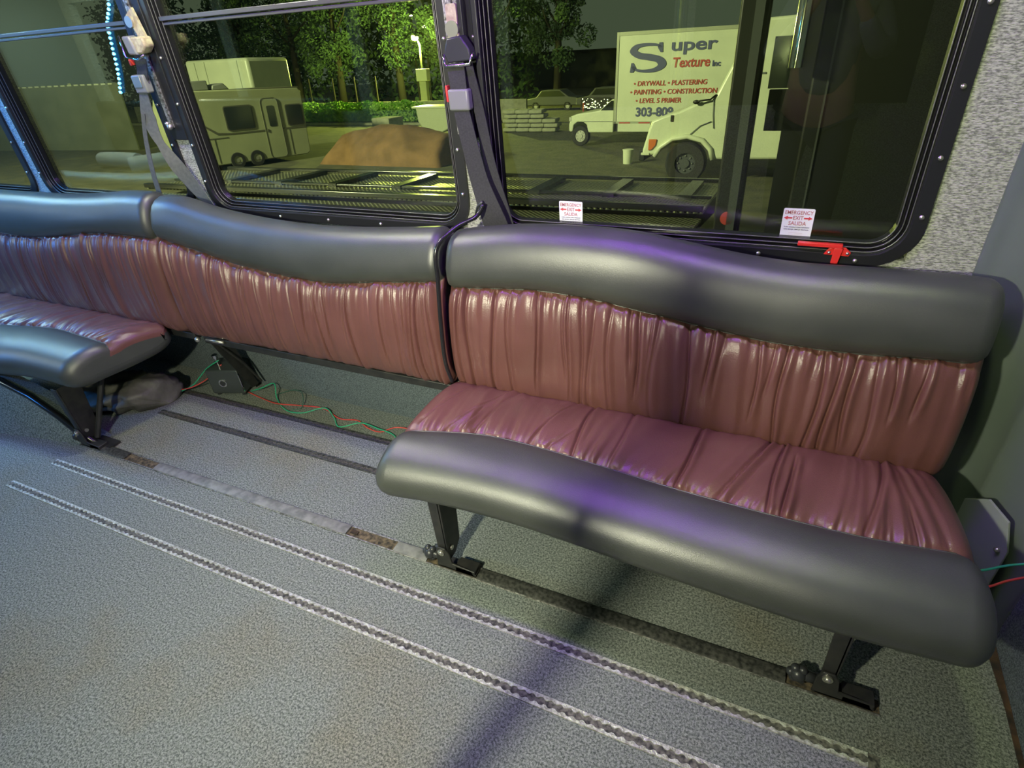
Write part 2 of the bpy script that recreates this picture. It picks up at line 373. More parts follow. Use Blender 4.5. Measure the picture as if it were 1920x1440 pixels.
# ================================================================== CUSHIONS
def noise1(seed, pitch, amp=1.0):
    rg = np.random.RandomState(seed); k = rg.uniform(-1, 1, 4000)
    def f(x):
        t = np.asarray(x) / pitch + 500.3; i = np.floor(t).astype(int); u = t - i; u = u * u * (3 - 2 * u)
        return amp * (k[i % 4000] * (1 - u) + k[(i + 1) % 4000] * u)
    return f
def pleats(xs, ds, de, seed, deep=.0065, gather=1.0, pitch=.062, slant=.05, bias=0.0):
    """outward displacement (len(xs), len(ds)); ds = distance from the gathered seam, de = distance from the other edge"""
    X = xs[:, None] + 0 * ds[None, :]; DS = ds[None, :] + 0 * X; DE = de[None, :] + 0 * X
    rg = np.random.RandomState(seed); n1 = noise1(seed + 1, .0085); n2 = noise1(seed + 2, .017); n3 = noise1(seed + 3, .034); n4 = noise1(seed + 4, .09)
    wob = noise1(seed + 5, .07, .012)
    Xs = X - bias * DS + slant * DS * noise1(seed + 6, .3)(X) + wob(DS * 3 + X * .3) * DS * 1.2
    g = np.exp(-DS / .026); g2 = np.exp(-DS / .10)
    d = gather * (.0046 * n1(Xs) * g + .0060 * n2(Xs) * g2 + .0044 * n3(Xs) * (.45 + .55 * np.exp(-DS / .2)) + .0016 * n2(Xs + 9) + .0022 * n4(X + DS * .2))
    ge = np.exp(-DE / .035); d += gather * .0026 * n2(Xs + 3.3) * ge
    x = xs[0] + rg.uniform(.01, .04)
    while x < xs[-1]:
        dep = deep * rg.uniform(.45, 1.25); wd = rg.uniform(.0030, .0055); sl = bias + rg.uniform(-slant, slant) * .5; L = rg.uniform(.12, .6); st = rg.uniform(0, .02)
        env = np.clip((L - DS) / .08, 0, 1) * np.clip((DS + .02 - st) / .02, 0, 1) * np.clip(DE / .03, .25, 1)
        xc = x + sl * DS + .006 * np.sin(DS * 14 + x * 40)
        u = (X - xc)
        d += env * (-dep * np.exp(-(u / wd) ** 2) + dep * .55 * np.exp(-((u - 2.6 * wd) / (2.2 * wd)) ** 2))
        x += rg.choice([.35, .6, 1.0, 1.6]) * pitch
    edge = np.clip(np.minimum(X - xs[0], xs[-1] - X) / .02, 0, 1)
    return d * edge * np.clip(DS / .006, .35, 1)

def cushion(root, x0, x1, f_black, f_red, seed, nx=620, nb=34, nr=60, rad=.035, dpl={}, seat=False, xs_shift=None, rn=''):
    """sweeps two open profiles (vinyl and pleated maroon) along x, rounds both ends, caps them"""
    L = x1 - x0
    # denser stations at the rounded ends
    e = np.linspace(0, 1, 9) ** 1.7 * rad
    xs = np.unique(np.r_[x0 + e, np.linspace(x0 + rad, x1 - rad, nx), x1 - e])
    VB = []; VR = []; NRM = []; RB = []
    for x in xs:
        B = catmull(f_black(x), nb); Rr = catmull(f_red(x), nr)
        full = np.vstack([B, Rr[1:-1]])
        nx_ = np.roll(full, -1, 0) - np.roll(full, 1, 0); nrm = np.stack([nx_[:, 1], -nx_[:, 0]], 1); nrm /= np.linalg.norm(nrm, axis=1)[:, None] + 1e-9
        c = full.mean(0)
        if ((full - c) * nrm).sum() < 0: nrm = -nrm
        d = min(x - x0, x1 - x); ins = rad - sqrt(max(0, rad ** 2 - (rad - d) ** 2)) if d < rad else 0
        full2 = full - nrm * ins
        VB.append(full2[:nb]); r2 = np.vstack([full2[nb - 1], full2[nb:], full2[0]]); VR.append(r2)
        NRM.append(np.vstack([nrm[nb - 1], nrm[nb:], nrm[0]])); RB.append(full2)
    VB = np.array(VB); VR = np.array(VR); NRM = np.array(NRM)
    seg = np.linalg.norm(np.diff(VR[len(xs) // 2], axis=0), axis=1); s = np.r_[0, np.cumsum(seg)]
    de = s; ds = s[-1] - s
    P = pleats(xs, ds, de, seed, **dpl); P[:, 0] = 0; P[:, -1] = -.002
    VR = VR + NRM * P[:, :, None]
    # small seam crease on the vinyl side
    def emit(A, cap=None):
        n, k, _ = A.shape; X = xs[:, None] + np.zeros((1, k))
        if xs_shift is not None: X = X + xs_shift(X, A[:, :, 0])
        V = np.stack([X, A[:, :, 0], A[:, :, 1]], 2).reshape(-1, 3).tolist()
        F = [(i * k + j, i * k + j + 1, (i + 1) * k + j + 1, (i + 1) * k + j) for i in range(n - 1) for j in range(k - 1)]
        return V, F
    V, F = emit(VB)
    for idx in (0, -1):
        ring = RB[idx]; b = len(V); x = xs[idx]
        for p in ring: V.append((x + (xs_shift(x, p[0]) if xs_shift is not None else 0), p[0], p[1]))
        F.append(tuple(range(b, b + len(ring))))
    black = mesh_obj('bolster' + rn, V, F, 'vinyl', root, smooth=True, auto=60)
    V, F = emit(VR)
    red = mesh_obj('pleated_panel' + rn, V, F, 'maroon', root, smooth=True)
    # piping along the seam
    pts = []
    for i in range(0, len(xs), 3):
        p = VB[i][0]; x = xs[i]; pts.append((x + (xs_shift(x, p[0]) if xs_shift is not None else 0), p[0] , p[1]))
    MB().tube(pts, .0022, 6).build('seam', 'vinyl', red, smooth=True)
    return black, red

def interp(tab):
    xsn = np.array([a for a, _ in tab]); v = np.array([b for _, b in tab])
    # smooth cubic through the samples
    def f(x):
        x = min(max(x, xsn[0]), xsn[-1]); i = min(len(xsn) - 2, max(0, int(np.searchsorted(xsn, x) - 1)))
        h = xsn[i + 1] - xsn[i]; t = (x - xsn[i]) / h
        def sl(j):
            if j == 0 or j == len(v) - 1: return 0 if len(v) < 3 else (v[min(j + 1, len(v) - 1)] - v[max(j - 1, 0)]) / (xsn[min(j + 1, len(v) - 1)] - xsn[max(j - 1, 0)])
            return (v[j + 1] - v[j - 1]) / (xsn[j + 1] - xsn[j - 1])
        m0, m1 = sl(i) * h, sl(i + 1) * h
        return float((2 * t**3 - 3 * t**2 + 1) * v[i] + (t**3 - 2 * t**2 + t) * m0 + (-2 * t**3 + 3 * t**2) * v[i + 1] + (t**3 - t**2) * m1)
    return f
def back_profiles(top, seam, zb):
    ft, fs = interp(top), interp(seam)
    def fb(x):
        zt, zs = ft(x), fs(x)
        return [(1.434, zs), (1.418, zs + .010), (1.410, zs + .06), (1.418, zt - .075), (1.440, zt - .028), (1.475, zt - .003), (1.512, zt), (1.550, zt - .018), (1.575, zt - .06), (1.585, zt - .2), (1.585, zb + .12), (1.575, zb + .03), (1.54, zb), (1.47, zb - .004), (1.425, zb + .002)]
    def fr(x):
        zs = fs(x)
        return [(1.425, zb + .002), (1.395, zb + .022), (1.380, zb + .07), (1.377, zb + .14), (1.388, zs - .09), (1.404, zs - .03), (1.420, zs - .006), (1.434, zs)]
    return fb, fr
def seat_profiles(front, seam, lift=0):
    ff, fs = interp(front), interp(seam)
    def fb(x):
        yf, ys = ff(x), fs(x)
        return [(ys, .452), (ys - .012, .462), (ys - .06, .470), (yf + .085, .462), (yf + .035, .440), (yf + .006, .405), (yf + .002, .370), (yf + .018, .335), (yf + .06, .315), (1.10, .312), (1.36, .325), (1.405, .36), (1.405, .41)]
    def fr(x):
        ys = fs(x)
        return [(1.405, .41), (1.395, .437), (1.36, .450), (1.28, .464), (ys + .06, .466), (ys + .02, .460), (ys, .452)]
    return fb, fr

def bench(label, xs_back, top, seam, zb, seatdef=None, seed=1, shift=None, group=None, legs=(), name='bench_seat', rail=True):
    root = empty(name, ((xs_back[0] + xs_back[1]) / 2, 1.2, 0)); tag(root, label, 'bench seat', group)
    bpy.context.view_layer.update(); inv = Vector(root.location)
    parts = []
    bb, br = cushion(root, *xs_back, *back_profiles(top, seam, zb), seed, dpl=dict(deep=.0095, pitch=.055, slant=.05))
    bb.name = 'backrest_bolster'; br.name = 'backrest_panel'
    if seatdef:
        b2, r2 = cushion(root, *seatdef['x'], *seat_profiles(seatdef['front'], seatdef['seam']), seed + 40, rad=.05, nr=44, dpl=dict(deep=.0115, pitch=.11, slant=.45, gather=.95, bias=.22), xs_shift=shift)
        b2.name = 'seat_bolster'; r2.name = 'seat_panel'
        # support pan and rear tube
        MB().box(seatdef['x'][0] + .13, seatdef['x'][1] - .16, 1.03, 1.38, .296, .322).build('seat_frame', 'black_steel', root, bevel=.004)
        for lx in legs: leg(root, lx)
    if rail:
        fr = MB(); fr.box(xs_back[0] + .03, xs_back[1] - .01, 1.425, 1.455, zb - .040, zb - .008)
        fr.box(xs_back[0] + .03, xs_back[1] - .01, 1.455, 1.53, zb - .012, zb - .006)
        fr.build('back_rail', 'black_steel', root, bevel=.003)
    for o in list(root.children):
        o.location = Vector(o.location) - inv
    return root

def leg(root, x, y=.995, lean=0):
    m = MB(); m.prism([(x - .022, .30), (x + .020, .30), (x + .018, .03), (x - .016, .03)], y - .012, y - .006)
    m.prism([(y - .012, .30), (y + .085, .30), (y + .065, .06), (y + .03, .03), (y - .012, .03)], x + .010, x + .016, 'x')
    lg = m.build('leg', 'black_steel', root, bevel=.0015)
    f = MB(); f.prism([(x - .026, .004), (x - .024, .07), (x - .014, .094), (x + .012, .094), (x + .024, .075), (x + .030, .032), (x + .10, .026), (x + .108, .004)], y - .020, y - .013)
    f.box(x - .02, x + .112, y - .020, y + .022, .003, .012).box(x + .04, x + .11, y - .02, y + .022, .004, .026)
    ft = f.build('foot', 'black_steel', lg, bevel=.002)
    b = MB(); b.cyl((x - .002, y - .025, .076), (x - .002, y - .02, .076), .012, 18); b.ico((x - .002, y - .026, .076), .008, 2, 0, (1, .5, 1)); b.build('bolt', 'bolt', lg, smooth=True, auto=40)
    MB().cyl((x + .017, y + .01, .075), (x + .022, y + .01, .075), .008, 12).build('bolt', 'bolt', lg, smooth=True, auto=40)
    k = MB()
    for a in range(6):
        t = a * pi / 3; k.ico((x - .060 + .017 * cos(t), y - .002 + .008 * sin(t) * .4, .032 + .017 * sin(t)), .012, 2)
    k.cyl((x - .060, y, .03), (x - .02, y, .03), .014, 14); k.ico((x - .060, y - .004, .032), .020, 2)
    k.build('knob', 'plastic', lg, smooth=True)
    return lg

TR = [(-.95, .925), (-.91, .930), (-.78, .950), (-.658, .962), (-.50, .966), (-.349, .960), (-.208, .940), (-.074, .920), (.05, .910), (.166, .911), (.274, .912), (.376, .912), (.50, .905)]
SR = [(-.95, .755), (-.895, .766), (-.63, .788), (-.46, .780), (-.315, .762), (-.039, .725), (.08, .718), (.202, .719), (.396, .731), (.50, .736)]
right_b = bench('long black and maroon bench seat nearest the camera, below the exit stickers', (-.935, .468), TR, SR, .40,
      dict(x=(-.955, .512), front=[(-.96, .900), (-.75, .925), (-.60, .932), (-.47, .930), (-.18, .910), (.18, .892), (.38, .895), (.56, .905)],
           seam=[(-.95, 1.075), (-.92, 1.085), (-.71, 1.137), (-.58, 1.142), (-.456, 1.135), (-.09, 1.10), (.26, 1.090), (.465, 1.107), (.56, 1.115)]), seed=11,
      legs=(-.805, .285), shift=lambda X, Y: np.clip((X - .1) / .3, 0, 1) * (-.12) * np.clip(Y - 1.0, 0, .5))
TM = [(-2.26, .975), (-2.154, .976), (-1.97, .941), (-1.762, .917), (-1.562, .906), (-1.4, .906), (-1.237, .913), (-.947, .937)]
SM = [(-2.26, .822), (-2.22, .819), (-2.03, .785), (-1.82, .748), (-1.45, .724), (-1.21, .751), (-.92, .783)]
mid_b = bench('middle bench with its seat missing, only a backrest above a black rail', (-2.262, -.95), TM, SM, .395, None, seed=23)
TL = [(-3.8, .97), (-3.6, .955), (-3.382, .949), (-3.123, .950), (-2.885, .953), (-2.654, .965), (-2.432, .985), (-2.271, .988)]
SL = [(-3.8, .79), (-3.6, .775), (-3.48, .768), (-3.26, .760), (-3.05, .768), (-2.70, .812), (-2.5, .820), (-2.30, .818)]
left_b = bench('far left bench seat in blue light, standing over the dark crumpled bag', (-3.72, -2.275), TL, SL, .40,
      dict(x=(-3.72, -2.40), front=[(-3.72, .90), (-3.5, .90), (-3.2, .92), (-2.99, .938), (-2.8, .965), (-2.62, .972), (-2.40, .972)],
           seam=[(-3.72, 1.10), (-3.45, 1.11), (-3.19, 1.135), (-2.87, 1.190), (-2.62, 1.180), (-2.40, 1.165)]), seed=37,
      legs=(-2.66,), shift=lambda X, Y: np.clip((X + 2.9) / .4, 0, 1) * .22 * np.clip(Y - 1.35, -.5, .05))
# diagonal rear brace of the left bench
mb = MB(); mb.tube([(-2.62, 1.02, .03), (-2.60, 1.16, .30)], .012, 8); mb.box(-2.66, -2.52, 1.0, 1.05, .003, .012)
o = mb.build('brace', 'black_steel', left_b); o.location = -Vector(left_b.location)
# hanging end bracket of the middle bench, reaching to the floor box
mb = MB(); mb.prism([(1.44, .36), (1.53, .36), (1.60, .03), (1.56, .03)], -2.235, -2.228, 'x'); mb.tube([(-2.23, 1.45, .37), (-2.21, 1.55, .18), (-2.20, 1.60, .05)], .006, 8)
o = mb.build('end_bracket', 'black_steel', mid_b); o.location = -Vector(mid_b.location)
mb = MB(); mb.ico((-2.235, 1.40, .385), .013, 2); mb.cyl((-2.19, 1.41, .385), (-2.10, 1.42, .380), .008, 8)
o = mb.build('hinge_bolt', 'bolt', mid_b, smooth=True); o.location = -Vector(mid_b.location)

# ================================================================== FLOOR TRACKS
def ltrack(x0, x1, y, label, rm, sm, w=.017, group=None, h=.004, hole=.0100, slot=.0052, pitch=.0254):
    root = empty('floor_track', ((x0 + x1) / 2, y, 0)); tag(root, label, 'floor track', group); ox = root.location.x
    n = int((x1 - x0) / pitch); st = []
    for i in range(n):
        for k in range(8):
            dx = (k / 8 - .5) * pitch; r = sqrt(max(0, hole**2 - dx * dx)) if abs(dx) < hole else 0
            st.append((x0 + i * pitch + k / 8 * pitch, max(slot, r)))
    m = MB()
    for sgn in (-1, 1):
        vs = []; fs = []
        for x, r in st: vs += [(x - ox, sgn * w, 0.0005), (x - ox, sgn * w * .96, h), (x - ox, sgn * (r + .0005), h), (x - ox, sgn * r, .0008)]
        for i in range(len(st) - 1):
            for k in range(3): fs.append((i * 4 + k, i * 4 + k + 1, i * 4 + 5 + k, i * 4 + 4 + k))
        m.add(vs, fs)
    m.build('rail', rm, root)
    MB().box(x0 - ox, x1 - ox, -w * .98, w * .98, 0.0002, .0012).build('slot_bed', sm, root)
    return root
ltrack(-2.735, .55, .697, 'bright worn aluminium floor track nearest the camera, with scalloped slot', 'alu_rail', 'slot', w=.0175)
ltrack(-2.69, .405, .855, 'worn scalloped aluminium floor track second from the camera, ending left near the wheel arch', 'alu_rail', 'slot', w=.0165)
ltrack(-2.56, .40, 1.283, 'black scalloped floor track running under the bench, nearer of the dark pair', 'dull_rail', 'slot_dark', w=.016)
ltrack(-2.62, .40, 1.452, 'black scalloped floor track closest to the window wall', 'dull_rail', 'slot_dark', w=.015)
# flat channel with covers
ch = empty('floor_channel', (-1.15, .992, 0)); tag(ch, 'flat grey covered floor channel holding the bench feet, open in two dark gaps', 'floor channel')
cm = MB(); cm.box(-1.55, 1.56, -.019, .019, .0002, .0014); cm.build('bed', 'dirt', ch)
MB().box(-1.55, 1.56, -.0235, -.0185, .0004, .0045).box(-1.55, 1.56, .0185, .0235, .0004, .0045).build('lip', 'alu', ch, bevel=.0008)
def cover(a, b, m='rail_cover'):
    pts = [(-.0215, .0045), (-.021, .007), (-.012, .0095), (.012, .0095), (.021, .007), (.0215, .0045), (.0215, .0016), (-.0215, .0016)]
    MB().prism(pts, a + 1.15, b + 1.15, 'x').build('cover', m, ch, bevel=.0006)
cover(-2.205, -1.205); cover(-2.60, -2.395, 'dull_rail'); cover(-1.005, -.875)
cover(-.69, .20, 'dull_rail')
MB().box(-.045 + .0, -.015, -.007, .007, .0015, .006).build('latch_block', 'rust', ch)

# dirt strips and bracket on the right
tag(MB().prism([(.689, .2), (.689, 1.295), (.60, 1.47), (.645, 1.38), (.668, 1.25), (.678, 1.1), (.681, .2)], .0004, .006, 'z').build('floor_edge_rust', 'rust'), 'rusty brown worn floor edge where the carpet ends against the right wall', 'floor edge')
pl = empty('bracket_plate', (.60, 1.40, .3)); tag(pl, 'small grey metal plate at the foot of the grey corner panel, right of the bench', 'bracket')
MB().prism([(-.075, -.30), (-.075, .02), (-.02, .07), (.045, .055), (.075, -.02), (.075, -.30)], -.006, 0, 'y', Matrix.Rotation(radians(-58), 4, 'Z')).build('plate', 'plate_grey', pl, bevel=.001)
b_ = MB(); b_.ico((.055, -.010, -.03), .007, 2); s_ = b_.build('screw', 'bolt', pl, smooth=True); s_.data.transform(Matrix.Rotation(radians(-58), 4, 'Z'))
# wheel arch and trim at left
wa = MB(); wa.prism([(-2.62, 0.0), (-2.72, .045), (-2.80, .105), (-2.95, .180), (-3.15, .225), (-3.4, .24), (-3.9, .24), (-3.9, 0)], 1.005, 1.075, 'y')
wa = tag(wa.build('wheel_arch', 'dark_carpet'), 'low carpeted wheel arch hump under the far left bench', 'wheel arch')
MB().tube([(-2.60, 1.0, .012), (-2.72, 1.0, .055), (-2.80, 1.0, .115), (-2.95, 1.0, .190), (-3.15, 1.0, .235), (-3.4, 1.0, .25), (-3.9, 1.0, .25)], .014, 10).build('edge_trim', 'black_gloss', wa, smooth=True)
ws = MB(); ws.prism([(1.0, .235), (.90, 0.0), (1.0, 0.0)], -3.9, -3.15, 'x'); ws.add([(-3.15, 1.0, .235), (-3.15, .90, 0.0005), (-3.15, 1.0, 0.0005), (-2.62, 1.0, .0005), (-2.62, .995, .0005), (-2.80, 1.0, .105), (-2.95, 1.0, .18)], [(0, 1, 4, 5, 6), (1, 2, 3, 4), (0, 6, 5, 3, 2)])
ws.build('sloped_side', 'floor_carpet', wa)

# ================================================================== SMALL INTERIOR THINGS
# floor box with round badge
bx = empty('control_box', (-2.345, 1.555, 0)); tag(bx, 'small dark cube box with an oval badge on the floor beneath the middle backrest', 'box'); bx.rotation_euler = (0, 0, radians(18))
MB().box(-.085, .085, -.06, .07, .012, .145).build('body', 'box_face', bx, bevel=.008, bseg=3)
MB().cyl((-.01, -.0605, .075), (-.01, -.064, .075), .021, 28).build('badge', 'chrome', bx, smooth=True, auto=40)
MB().cyl((-.01, -.0642, .075), (-.01, -.066, .075), .014, 28).build('badge_center', 'plastic', bx, smooth=True, auto=40)
MB().cyl((-.035, -.01, .145), (-.035, -.01, .19), .008, 12).cyl((-.035, -.01, .19), (-.035, -.01, .205), .014, 12).build('valve', 'chrome', bx, smooth=True, auto=40)
MB().box(.081, .0855, -.061, -.055, .02, .14).build('corner_highlight', 'chrome', bx)  # thin chrome strip put in as the highlight along the box corner
for yy in (-.04, .05):
    for xx in (-.065, .065): MB().cyl((xx, yy, 0), (xx, yy, .013), .012, 10).build('foot', 'plastic', bx)
def wire(name, m, pts, label, r=.0028, cat='wire', group=None):
    P = catmull(pts, max(24, len(pts) * 9)); mb = MB(); mb.tube([tuple(p) for p in P], r, 8)
    return tag(mb.build(name, m, smooth=True), label, cat, group)
z = .0035
wire('red_wire', 'wire_red', [(-2.26, 1.55, z), (-2.15, 1.53, z), (-2.03, 1.51, .012), (-1.93, 1.54, z), (-1.80, 1.56, z), (-1.66, 1.52, z), (-1.58, 1.535, z), (-1.50, 1.505, z), (-1.43, 1.50, z), (-1.38, 1.54, .01), (-1.28, 1.56, z), (-1.1, 1.53, z)], 'red wire lying loosely on the floor right of the small box')
wire('green_wire', 'wire_green', [(-2.25, 1.56, z), (-2.18, 1.57, .03), (-2.12, 1.60, .05), (-2.07, 1.55, .01), (-1.95, 1.49, z), (-1.86, 1.495, .008), (-1.78, 1.555, .012), (-1.70, 1.52, z), (-1.63, 1.47, z), (-1.55, 1.52, .008), (-1.45, 1.51, .01), (-1.36, 1.50, z), (-1.28, 1.43, z), (-1.15, 1.42, z)], 'bright green wire curling on the floor right of the small box')
wire('dark_green_wire', 'wire_dark', [(-2.1, 1.58, z), (-2.02, 1.62, .02), (-1.95, 1.60, .03), (-1.90, 1.53, z), (-1.93, 1.50, z)], 'thin dark green wire loop beside the bright green wire', r=.0018)
wire('green_lead', 'wire_green', [(-2.345, 1.525, .185), (-2.42, 1.50, .14), (-2.50, 1.45, .06), (-2.56, 1.42, .03)], 'green wire arching left from the valve of the small box')
wire('red_lead', 'wire_red', [(-2.36, 1.54, .15), (-2.44, 1.48, .08), (-2.54, 1.43, .04), (-2.66, 1.42, .03)], 'red wire running left from the small box to the dark bag')
wire('green_cable', 'wire_green', [(.50, 1.22, .30), (.56, 1.24, .29), (.62, 1.27, .30), (.675, 1.285, .315)], 'short green wire beside the far right end of the bench', r=.003)
wire('red_cable', 'wire_red', [(.50, 1.20, .275), (.57, 1.21, .27), (.62, 1.24, .28), (.682, 1.27, .295)], 'short red wire beside the far right end of the bench', r=.003)
# crumpled bag
def bag():
    rg = noise1(91, .05); V = []; F = []; nu, nv = 70, 34
    for i in range(nu):
        u = i / (nu - 1); cx = -2.97 + .40 * u; cy = 1.25 + .10 * u; h = .07 + .06 * sin(pi * u) + .02 * sin(9 * u); wd = .09 + .055 * sin(pi * min(1, u * .9 + .1))
        e = min(1, u / .06, (1 - u) / .06) ** .5
        for j in range(nv):
            a = 2 * pi * j / nv; d = 1 + .16 * float(rg(u * .5 + .11 * j)) + .10 * float(rg(a * .06 + u * .3 + 3)) + .05 * sin(a * 5 + u * 22)
            V.append((cx + .05 * cos(a) * .6 * e, cy + wd * cos(a) * d * e, max(.003, (h * .5 + h * .62 * sin(a) * d) * e + .003)))
    for i in range(nu - 1):
        for j in range(nv): F.append((i * nv + j, i * nv + (j + 1) % nv, (i + 1) * nv + (j + 1) % nv, (i + 1) * nv + j))
    F += [tuple(range(nv)), tuple(range((nu - 1) * nv, nu * nv))]
    return tag(mesh_obj('cloth_bag', V, F, 'tarp', None, smooth=True), 'crumpled dark fabric bag lying on the floor under the left bench', 'bag')
bag()

# emergency exit stickers
def sticker(x, zc, label):
    r = empty('exit_sticker', (x, YW + .0285, zc)); tag(r, label, 'sticker', None)
    MB().prism(rrect(-.0375, .0375, -.0375, .0375, .004, 4), -.0004, .0006).build('backing', 'sticker', r)
    y = -.0008
    def T(s, size, m, zz, xx=0, **k): return text(s, size, m, 'lettering', r, Matrix.Translation((xx, y, zz)), depth=.0002, **k)
    T('EMERGENCY', .0140, 'ink_pale', .0265, xs=.85, bold=.00015); T('EXIT', .0145, 'ink_pale', .0125, xs=.85, bold=.00015); T('SALIDA', .0145, 'ink_pale', -.002, xs=.9, bold=.00015)
    T('TURN HANDLE, PUSH WINDOW', .0042, 'ink_dark', -.012, bold=.0001); T('GIRE MANIJA, EMPUJE VENTANA', .0042, 'ink_dark', -.018, bold=.0001)
    T('--------------------------------', .0032, 'ink_pale', -.027); T('---------------------------------', .0032, 'ink_pale', -.032)
    for s in (-1, 1):
        MB().prism([(s * .014, .0105), (s * .025, .0105), (s * .025, .0075), (s * .035, .0125), (s * .025, .0175), (s * .025, .0145), (s * .014, .0145)], y - .0003, y + .0001).build('arrow', 'ink_red', r)
    return r
sticker(-.603, .945, 'left emergency exit sticker with red arrows, partly behind the bench top')
sticker(.030, .957, 'white emergency exit sticker with red arrows above the red latch')
# red latch
la = empty('window_latch', (.145, YW - .005, .905)); tag(la, 'red emergency window latch on the lower window frame beneath the right sticker', 'latch')
MB().box(-.105, .0, -.016, -.004, .008, .018).build('handle', 'red_paint', la, bevel=.0015)
MB().prism([(-.040, -.012), (-.030, .004), (-.014, .010), (.008, .008), (.022, -.004), (.018, -.014)], -.010, -.003).prism([(-.018, .008), (.002, .008), (-.004, -.034), (-.020, -.034)], -.016, -.008).build('lever', 'red_paint', la, bevel=.001)
MB().box(-.06, .04, -.006, -.001, -.026, -.015).build('strike_plate', 'bolt', la, bevel=.0008)
for x in (-.028, .014): MB().ico((x, -.012, -.005), .0042, 2).build('rivet', 'bolt', la, smooth=True)
for x in (-.045, .027): MB().cyl((x, -.0065, -.0205), (x, -.0055, -.0205), .003, 12).build('hole', 'slot_dark', la)

# seat belts on the window pillars
def ribbon(pts, wids, nrms, th=.0016):
    P = catmull(pts, 60); Wd = np.interp(np.linspace(0, 1, 60), np.linspace(0, 1, len(wids)), wids); mb = MB(); V = []; F = []
    N = [Vector(n) for n in nrms]
    for i, p in enumerate(P):
        u = i / 59 * (len(N) - 1); k = min(len(N) - 2, int(u)); n = N[k].lerp(N[k + 1], u - k).normalized()
        t = Vector(P[min(i + 1, 59)] - P[max(i - 1, 0)]).normalized(); s = t.cross(n).normalized(); q = Vector(p)
        for a, b in ((-1, -1), (-1, 1), (1, 1), (1, -1)): V.append(tuple(q + s * a * Wd[i] / 2 + n * b * th))
    for i in range(59):
        for k in range(4): F.append((i * 4 + k, i * 4 + (k + 1) % 4, i * 4 + 4 + (k + 1) % 4, i * 4 + 4 + k))
    F += [(0, 1, 2, 3), (236, 237, 238, 239)]
    mb.add(V, F); return mb
fn = (0, -1, 0)
sb = empty('seat_belt', (-.90, YW, 1.2)); tag(sb, 'black seat belt with buckle hanging on the pillar left of the stickered window', 'seat belt')
def sbp(o): o.location = -Vector(sb.location)
sbp(MB().box(-.945, -.920, YW - .012, YW, 1.18, 1.95).build('anchor_track', 'alu', sb))
sbp(MB().box(-.893, -.878, YW - .03, YW - .001, 1.17, 1.95).box(-.856, -.838, YW - .022, YW - .0135, .9, 1.95).build('pillar_channel', 'black_frame', sb, bevel=.003))
sbp(MB().prism(rrect(-.925, -.893, 1.425, 1.51, .006, 3), YW - .035, YW - .026).build('warning_tag', 'tag_yellow', sb))
m = MB(); m.cyl((-.910, YW - .040, 1.452), (-.910, YW - .030, 1.452), .020, 22); o = m.build('anchor_bolt', 'bolt', sb, smooth=True, auto=40); sbp(o)
m = MB(); m.prism([(-.922, 1.432), (-.878, 1.437), (-.855, 1.405), (-.850, 1.378), (-.925, 1.372), (-.935, 1.395)], YW - .055, YW - .02); sbp(m.build('loop_guide', 'plastic', sb, bevel=.004))
sbp(MB().tube([(-.935, YW - .058, 1.395), (-.932, YW - .058, 1.365), (-.855, YW - .058, 1.368), (-.843, YW - .058, 1.395)], .004, 8).build('loop_bar', 'chrome', sb, smooth=True))
sbp(ribbon([(-.905, 1.59, 1.372), (-.902, 1.588, 1.34), (-.900, 1.586, 1.29)], [.055, .052, .052], [fn, fn]).build('upper_strap', 'belt', sb, smooth=True, auto=40))
sbp(MB().box(-.935, -.869, YW - .062, YW - .034, 1.252, 1.308).build('buckle', 'plastic_grey', sb, bevel=.006, bseg=3))
sbp(MB().box(-.943, -.9355, YW - .058, YW - .040, 1.275, 1.318).build('release_button', 'red_plastic', sb, bevel=.002))
sbp(ribbon([(-.900, 1.585, 1.26), (-.880, 1.582, 1.15), (-.862, 1.58, 1.06), (-.825, 1.575, .95), (-.80, 1.60, .84)], [.050, .054, .062, .080, .085], [fn, fn, (.1, -1, 0)]).build('lower_strap', 'belt', sb, smooth=True, auto=40))
sbp(ribbon([(-.872, 1.60, 1.37), (-.855, 1.61, 1.25), (-.835, 1.61, 1.1), (-.80, 1.61, .95), (-.775, 1.61, .84)], [.03, .032, .036, .04, .04], [fn, fn]).build('rear_strap', 'belt', sb, smooth=True, auto=40))
sbp(MB().tube([(-.905, 1.60, .93), (-.875, 1.575, .98), (-.85, 1.565, 1.0)], .004, 8).build('cord', 'plastic', sb, smooth=True))
# cord running down the joint between the two backrests
bc = wire('cord', 'black_gloss', [(-.845, 1.56, .995), (-.86, 1.54, .965), (-.905, 1.48, .945), (-.942, 1.415, .90), (-.943, 1.395, .80), (-.943, 1.372, .65), (-.943, 1.365, .52), (-.935, 1.375, .44)], 'black cord running down the joint between the middle and nearest backrests', r=.007, cat='cord')
del bc['label'], bc['category']; bc.parent = right_b; bc.location = -Vector(right_b.location)

